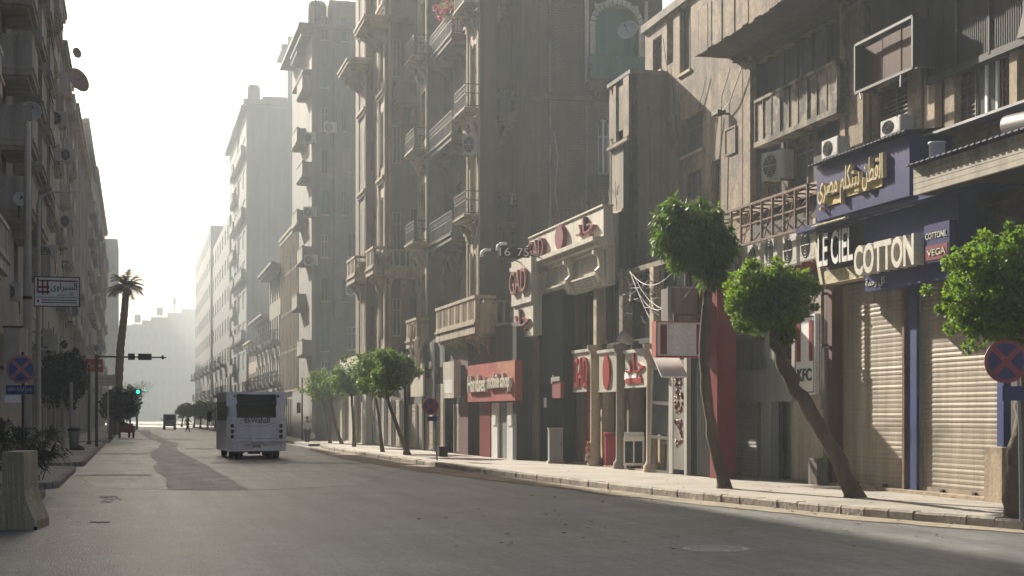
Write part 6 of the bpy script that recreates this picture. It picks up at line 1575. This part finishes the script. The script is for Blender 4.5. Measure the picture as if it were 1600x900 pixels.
# traffic light mast over the road
D_ = 76; p0 = at(151, D_, .14); t = root('traffic_light', 'traffic light mast with a long arm reaching over the road', 'traffic light', p0)
za = zz(557, D_) - .14; k = D_ / FPX / CT
put('mast', MB().tube([(0, 0, 0), (0, 0, za + .1)], .08, 8).mesh('mast', iron), t); put('arm', MB().tube([(0, 0, za), (3.3 * 1.06, 0, za - .02)], [.05, .035], 8).mesh('arm', iron), t)
def hx(px): return (px - 151) * D_ / FPX * 1.03
for a, b in ((197, 207), (212, 232)): put('signal_head', MB().box(hx(a), hx(b), -.12, .12, za - .16, za + .17).mesh('signal_head', black), t)
put('end_lamp', MB().box(hx(247), hx(250), -.08, .08, za - .12, za + .1).mesh('end_lamp', black), t)
D_ = 120; t = root('traffic_light', 'farther traffic light showing green beside the bare tree', 'traffic light', at(180, D_, .14)); za = zz(612, D_) - .14
put('mast', MB().tube([(0, 0, 0), (0, 0, za + .4)], .08, 8).mesh('mast', iron), t); put('arm', MB().tube([(0, 0, za), (2.6, 0, za)], .04, 6).mesh('arm', iron), t)
x_ = 33 * D_ / FPX; sh = put('signal_head', MB().box(x_ - .35, x_ + .35, 0, .2, za - .22, za + .22).mesh('signal_head', black), t)
put('green_lamp', MB().disc((x_ + .08, za), .16, .16, -.03, -.002, 16).mesh('green_lamp', emat('green_signal', (.05, .75, .45), 1.1)), sh)
put('green_lamp', MB().disc((x_ + .7, za + .05), .10, .10, -.03, -.002, 12).mesh('green_lamp', emat('green_signal_dim', (.05, .45, .30), .8)), sh)
# number sign and two curved lamps
FN = facing(779, 50); w_ = FN.X(827.5); z0_, z1_ = FN.Z(800, 402), FN.Z(800, 385)
t = froot('number_sign', 'black sign reading 16 75 hung high at the bakery corner', 'sign', FN, 0, 0, z0_)
put('panel', MB().box(0, w_, 0, .06, 0, z1_ - z0_).mesh('panel', black), t)
lettering(t, '16', .03, w_ * .38, (z1_ - z0_) * .12, (z1_ - z0_) * .88, -.001, white, .01); lettering(t, '75', w_ * .60, w_ * .97, (z1_ - z0_) * .12, (z1_ - z0_) * .88, -.001, white, .01)
put('bracket', MB().tube([(w_, .03, .1), (w_ + .9, 1.2, .1)], .02, 6).tube([(.02, .03, 0), (.02, .03, .6)], .015, 6).mesh('bracket', iron), t)
for px, py, lb in [(752, 396, 'curved pale street lamp arm, lower of the two by the number sign'), (777, 386, 'curved pale street lamp arm just above the number sign')]:
    p0 = at(px, 51, zz(py, 51)); t = root('street_lamp', lb, 'street lamp', p0, 0, None)
    put('hood', MB().tube([(0, 0, -.12), (.03, 0, .04), (.14, 0, .12), (.34, 0, .13)], [.05, .06, .06, .04], 8).mesh('hood', white), t); put('arm', MB().tube([(.34, 0, .13), (.7, .4, .12), (1.5, 1.5, .0), (2.2, 2.4, -.1)], .02, 6).mesh('arm', iron), t)

# ================================================================== bus
def bev(mb, name, m, w=.06, seg=3):
    me = mb.mesh(name, m); bm = bmesh.new(); bm.from_mesh(me); bmesh.ops.remove_doubles(bm, verts=bm.verts, dist=1e-4)
    bmesh.ops.bevel(bm, geom=[e for e in bm.edges if e.calc_face_angle(0) > .3], offset=w, segments=seg, affect='EDGES', profile=.6)
    for f in bm.faces: f.smooth = True
    bm.to_mesh(me); bm.free(); return me
bd = 59.0; bp = at(357, bd, 0)
BW, BL = 2.24, 6.4
t = root('minibus', 'white minibus driving away in the middle of the road with a dark rear window', 'minibus', bp, R(1.2))
prf = [(.03, .36), (-.02, .45), (0.0, 1.65), (.06, 2.2), (.20, 2.66), (.32, 2.72), (BL - .6, 2.70), (BL - .1, 2.3), (BL, 1.5), (BL, .4), (BL - .1, .34)]
bb = MB().xprism(prf, 0, BW)
put('body', bev(bb, 'body', busw, .07, 3), t)
rw = MB(); rw.face([(.34, .025, 1.72), (1.92, .025, 1.72), (1.90, .135, 2.60), (.36, .135, 2.60)]); rw.face([(.34, -.02, 1.70), (1.92, -.02, 1.70), (1.92, .025, 1.72), (.34, .025, 1.72)])
w0 = put('rear_window', bev(MB().xprism([(-.012, 1.70), (.04, 2.2), (.16, 2.62), (.2, 2.62), (.2, 1.70)], .34, 1.90), 'rear_window', glassd, .03, 2), t)
put('seal', MB().xprism([(-.016, 1.68), (-.014, 1.70), (.2, 1.70), (.2, 1.68)], .33, 1.91).mesh('seal', rubber), w0)
for i in range(5):
    put('side_window', MB().xprism([(.45 + i * 1.12, 1.55), (1.48 + i * 1.12, 1.55), (1.48 + i * 1.12, 2.35), (.45 + i * 1.12, 2.35)], -.012, .03).mesh('side_window', glassd), t)
    put('side_window', MB().xprism([(.45 + i * 1.12, 1.55), (1.48 + i * 1.12, 1.55), (1.48 + i * 1.12, 2.35), (.45 + i * 1.12, 2.35)], BW - .03, BW + .012).mesh('side_window', glassd), t)
lettering(t, 'El-WahaB', .64, 1.66, 1.47, 1.69, -.014, black, .012, .006)
m_ = MB(); m_.tube([(.36, -.014, 1.50), (.7, -.02, 1.36), (1.12, -.022, 1.31), (1.5, -.02, 1.36), (1.88, -.014, 1.50)], .008, 4); put('crease', m_.mesh('crease', greyp), t)
put('seam', MB().box(.05, BW - .05, -.022, -.004, .83, .842).box(.30, .306, -.02, .0, .85, 1.6).box(BW - .306, BW - .30, -.02, .0, .85, 1.6).mesh('seam', greyp), t)
put('wiper', MB().tube([(1.1, .02, 1.66), (1.12, .02, 1.75), (1.45, .06, 2.0)], .012, 4).mesh('wiper', black), w0)
for cx_ in (.15, BW - .15):
    hs_ = put('tail_light', MB().disc((cx_, 1.14), .095, .36, -.035, .03, 20).mesh('tail_light', white), t)
    for z_ in (1.35, 1.13, .92): put('lamp', MB().disc((cx_, z_), .075, .078, -.055, -.036, 16).mesh('lamp', mat('smoked_lamp', (.05, .02, .025), rough=.3)), hs_)
for cx_ in (.24, BW - .24):
    put('marker_light', MB().disc((cx_ + (0.02 if cx_ < 1 else -.02), 2.55), .05, .05, .05, .2, 12).mesh('marker_light', MATS['smoked_lamp']), t)
    put('reflector', MB().disc((cx_, .62), .045, .045, -.035, .0, 12).mesh('reflector', MATS['smoked_lamp']), t)
put('bumper', bev(MB().xprism([(-.05, .36), (-.06, .74), (.1, .78), (.1, .34)], -.015, BW + .015), 'bumper', busw, .03, 2), t)
m_ = MB().tube([(.72, -.07, .55), (.95, -.075, .66), (1.12, -.078, .68), (1.3, -.075, .66), (1.52, -.07, .55)], .016, 5).box(.95, 1.28, -.075, -.06, .48, .6); put('plate_recess', m_.mesh('plate_recess', steelg), t)
put('mirror', MB().box(-.42, -.24, BL - .4, BL - .3, 1.5, 1.95).tube([(-.3, BL - .35, 1.9), (.02, BL - .2, 2.1)], .02, 5).mesh('mirror', black), t)
put('mirror', MB().box(BW + .2, BW + .36, BL - .4, BL - .3, 1.5, 1.9).mesh('mirror', black), t)
for wx_, wy in ((.12, 1.1), (.40, 1.1), (BW - .64, 1.1), (BW - .36, 1.1), (.12, 5.1), (BW - .36, 5.1)):
    g = MB().lathe([(.14, 0), (.34, 0), (.37, .03), (.37, .21), (.34, .24), (.14, .24)], n=20, axis='y').mesh('wheel', rubber)
    g.transform(Matrix.Rotation(R(-90), 4, 'Z')); w_o = put('wheel', g, t, (wx_, wy, .37))
    r2 = MB().lathe([(0, .05), (.15, .05), (.15, .19), (0, .19)], n=14, axis='y').mesh('rim', steelg); r2.transform(Matrix.Rotation(R(-90), 4, 'Z')); put('rim', r2, w_o)
put('underbody', MB().box(.2, BW - .2, .3, BL - .3, .28, .38).box(.9, 1.35, .9, 1.3, .2, .3).mesh('underbody', black), t)
put('exhaust', MB().tube([(.6, .1, .28), (.6, .8, .28)], .04, 8).mesh('exhaust', iron), t)
# covered pickup far ahead
td = 176; t = root('covered_pickup', 'small covered pickup truck driving away far ahead of the minibus', 'pickup truck', at(256, td, 0), R(1))
dk = mat('grey_van_paint', (.14, .14, .145), rough=.5); put('cargo_box', bev(MB().box(0, 1.45, 0, 2.1, .78, 1.85), 'cargo_box', dk, .05, 2), t); put('tailgate', MB().box(.04, 1.41, -.03, 2.0, .42, .775).mesh('tailgate', mat('van_lower', (.20, .20, .20), rough=.5)), t)
put('cab', bev(MB().box(.05, 1.40, 2.15, 3.4, .4, 1.7), 'cab', dk, .08, 2), t); put('mirror', MB().box(-.18, -.05, 2.9, 2.95, 1.1, 1.35).mesh('mirror', black), t)
for cx_ in (.12, 1.33): put('tail_light', MB().box(cx_ - .06, cx_ + .06, -.045, -.031, .55, .7).mesh('tail_light', redd), t)
put('rear_pane', MB().box(.25, 1.2, -.012, -.001, 1.2, 1.65).mesh('rear_pane', glassd), t)
for wx_, wy in ((.0, .6), (1.25, .6), (.0, 2.8), (1.25, 2.8)):
    g = MB().lathe([(.0, 0), (.28, 0), (.28, .2), (0, .2)], n=14, axis='y').mesh('wheel', rubber); g.transform(Matrix.Rotation(R(-90), 4, 'Z')); put('wheel', g, t, (wx_, wy, .28))
# red cart at the left kerb
cd = 112; t = root('hand_cart', 'dark red cargo tricycle loaded with sacks parked at the left kerb', 'cargo tricycle', at(185, cd, 0), R(-6))
put('cargo_box', MB().box(0, 1.1, 0, 1.6, .45, .95).box(-.03, 1.13, -.03, 1.63, .92, .97).mesh('cargo_box', redd), t); put('load', MB().lathe([(0, 0), (.3, .02), (.28, .2), (0, .3)], (.35, .7, .96), 9).lathe([(0, 0), (.25, .02), (.2, .14), (0, .2)], (.8, .7, .96), 9).mesh('load', woodd), t)
put('cab', MB().box(.35, .75, 1.7, 2.3, .4, 1.1).mesh('cab', redd), t)
for wx_, wy in ((-.02, .5), (1.0, .5), (.5, 2.2)):
    g = MB().lathe([(.0, 0), (.3, 0), (.3, .12), (0, .12)], n=14, axis='y').mesh('wheel', rubber); g.transform(Matrix.Rotation(R(-90), 4, 'Z')); put('wheel', g, t, (wx_, wy, .3))

# ================================================================== people
def skinmesh(name, V, E, m, sub=2):
    """V: {key: (x, y, z, r)}; first key is the root"""
    ks = list(V); me = bpy.data.meshes.new('tmp'); me.from_pydata([V[k][:3] for k in ks], [(ks.index(a), ks.index(b)) for a, b in E], [])
    o = bpy.data.objects.new('tmp', me); COL.objects.link(o)
    sm = o.modifiers.new('s', 'SKIN'); sm.use_smooth_shade = True
    if not me.skin_vertices: pass
    lay = me.skin_vertices[0].data
    for i, k in enumerate(ks):
        r = V[k][3]; r = r if hasattr(r, '__len__') else (r, r); lay[i].radius = r; lay[i].use_root = (i == 0)
    ss = o.modifiers.new('u', 'SUBSURF'); ss.levels = sub; ss.render_levels = sub
    bpy.context.view_layer.update()
    out = bpy.data.meshes.new_from_object(o.evaluated_get(bpy.context.evaluated_depsgraph_get()))
    bpy.data.objects.remove(o); bpy.data.meshes.remove(me); out.name = name; out.materials.clear(); out.materials.append(m)
    for p in out.polygons: p.use_smooth = True
    return out
def person(label, loc, rot, J, top, bottom, hair=True, sc=1.0):
    """J: joint positions; y is the direction walked from"""
    t = root('person', label, 'person', loc, rot); t.scale = (sc, sc, sc)
    V = {'pelvis': (*J['pelvis'], .125), 'belly': (*J['belly'], (.135, .10)), 'chest': (*J['chest'], (.165, .11)), 'neck': (*J['neck'], .055), 'jaw': (*J['jaw'], .075), 'head': (*J['head'], (.085, .1)), 'crown': (*J['crown'], .05)}
    E = [('pelvis', 'belly'), ('belly', 'chest'), ('chest', 'neck'), ('neck', 'jaw'), ('jaw', 'head'), ('head', 'crown')]
    hd = Vector(J['head']); V['nose'] = (hd.x, hd.y - .115, hd.z - .02, .012); E.append(('head', 'nose'))
    SH, TR = {}, {}
    for s in 'LR':
        sg = -1 if s == 'L' else 1
        V['sh' + s] = (*J['sh' + s], .062); V['el' + s] = (*J['el' + s], .043); V['wr' + s] = (*J['wr' + s], .028)
        w = Vector(J['wr' + s]); d = (w - Vector(J['el' + s])).normalized(); pm = w + d * .08; V['pm' + s] = (*pm, (.034, .018)); E += [('chest', 'sh' + s), ('sh' + s, 'el' + s), ('el' + s, 'wr' + s), ('wr' + s, 'pm' + s)]
        for k in range(4):
            f = pm + d * (.07 + .012 * (k in (1, 2))) + Vector((0, (k - 1.5) * .02, 0)); V['f%d%s' % (k, s)] = (*f, .0085); E.append(('pm' + s, 'f%d%s' % (k, s)))
        f = w + d * .06 + Vector((-sg * .03, -.04, 0)); V['th' + s] = (*f, .009); E.append(('wr' + s, 'th' + s))
        V['hp' + s] = (*J['hp' + s], .09); V['kn' + s] = (*J['kn' + s], .058); V['an' + s] = (*J['an' + s], .038)
        a = Vector(J['an' + s]); V['to' + s] = (a.x, a.y - .15, max(.03, a.z - .05), .035); E += [('pelvis', 'hp' + s), ('hp' + s, 'kn' + s), ('kn' + s, 'an' + s), ('an' + s, 'to' + s)]
    put('body', skinmesh('body', V, E, skin), t)
    g = 1.16
    T = {k: (*V[k][:3], tuple(x * g for x in (V[k][3] if hasattr(V[k][3], '__len__') else (V[k][3], V[k][3])))) for k in ('belly', 'chest', 'shL', 'shR', 'elL', 'elR')}
    T['belly'] = (*V['belly'][:3], (.165, .135)); pl = V['pelvis']; T['hem'] = (pl[0], pl[1], pl[2] - .02, (.165, .14))
    for s in 'LR':
        e, w = Vector(V['el' + s][:3]), Vector(V['wr' + s][:3]); T['cu' + s] = (*e.lerp(w, .8), .042)
    put('shirt', skinmesh('shirt', T, [('belly', 'hem'), ('belly', 'chest'), ('chest', 'shL'), ('chest', 'shR'), ('shL', 'elL'), ('shR', 'elR'), ('elL', 'cuL'), ('elR', 'cuR')], top), t)
    T = {'pelvis': (*V['pelvis'][:3], (.145, .125))}; EE = []
    for s in 'LR':
        for k, r in (('hp', .11), ('kn', .082), ('an', .06)): T[k + s] = (*V[k + s][:3], r)
        EE += [('pelvis', 'hp' + s), ('hp' + s, 'kn' + s), ('kn' + s, 'an' + s)]
        T['an' + s] = (V['an' + s][0], V['an' + s][1], V['an' + s][2] + .03, .058)
    put('trousers', skinmesh('trousers', T, EE, bottom), t)
    for s in 'LR':
        a = Vector(V['an' + s][:3]); put('shoe', skinmesh('shoe', {'a': (a.x, a.y + .03, max(.045, a.z - .03), .048), 'b': (a.x, a.y - .15, max(.04, a.z - .04), .045)}, [('a', 'b')], rubber, 1), t)
    hc = Vector(J['head'])
    put('hair', MB().lathe([(.098, .0), (.108, .05), (.095, .10), (.05, .135), (0, .145)], (hc.x, hc.y + .02, hc.z - .0), 12).mesh('hair', hairm), t)
    for sx_ in (-.032, .032): put('eye', MB().lathe([(0, -.008), (.01, 0), (0, .008)], (hc.x + sx_, hc.y - .092, hc.z + .005), 8).mesh('eye', black), t)
    return t
J1 = dict(pelvis=(0, 0, .92), belly=(0, 0, 1.06), chest=(0, -.01, 1.30), neck=(0, 0, 1.44), jaw=(0, -.02, 1.52), head=(0, -.01, 1.58), crown=(0, 0, 1.64),
    shL=(-.18, 0, 1.36), elL=(-.23, .02, 1.10), wrL=(-.24, -.08, .88), shR=(.18, 0, 1.36), elR=(.26, .02, 1.11), wrR=(.27, -.06, .86),
    hpL=(-.09, 0, .86), knL=(-.09, -.06, .48), anL=(-.09, -.02, .08), hpR=(.09, 0, .86), knR=(.10, -.02, .47), anR=(.10, .10, .09))
pl = at(480, 88, .0)
person('person in a pale shirt and dark trousers walking towards the camera with a white bag', pl, R(12), J1, cloth_w, cloth_d, sc=1.0)
t = root('plastic_bag', 'white plastic bag carried in the hand of the person in the pale shirt', 'bag', pl + Vector((.30, .0, .36)), 0)
put('bag_body', MB().lathe([(.0, 0), (.12, .02), (.17, .14), (.15, .28), (.06, .36), (.03, .42)], n=12).mesh('bag_body', cloth_w), t); put('handles', MB().tube([(-.02, 0, .40), (0, 0, .47), (.02, 0, .40)], .01, 4).mesh('handles', cloth_w), t)
J2 = dict(pelvis=(0, 0, .90), belly=(0, -.02, 1.05), chest=(0, -.04, 1.30), neck=(0, -.05, 1.44), jaw=(0, -.07, 1.52), head=(0, -.06, 1.58), crown=(0, -.05, 1.64),
    shL=(-.18, -.04, 1.36), elL=(-.24, .14, 1.12), wrL=(-.25, .16, .92), shR=(.18, -.04, 1.36), elR=(.24, -.16, 1.14), wrR=(.24, -.34, .98),
    hpL=(-.09, 0, .86), knL=(-.09, -.20, .50), anL=(-.09, -.26, .10), hpR=(.09, 0, .86), knR=(.09, .06, .47), anR=(.09, .30, .14))
person('person in dark clothes striding across the far carriageway left of the minibus', at(293, 150, 0), R(55), J2, cloth_d, cloth_d, sc=1.0)
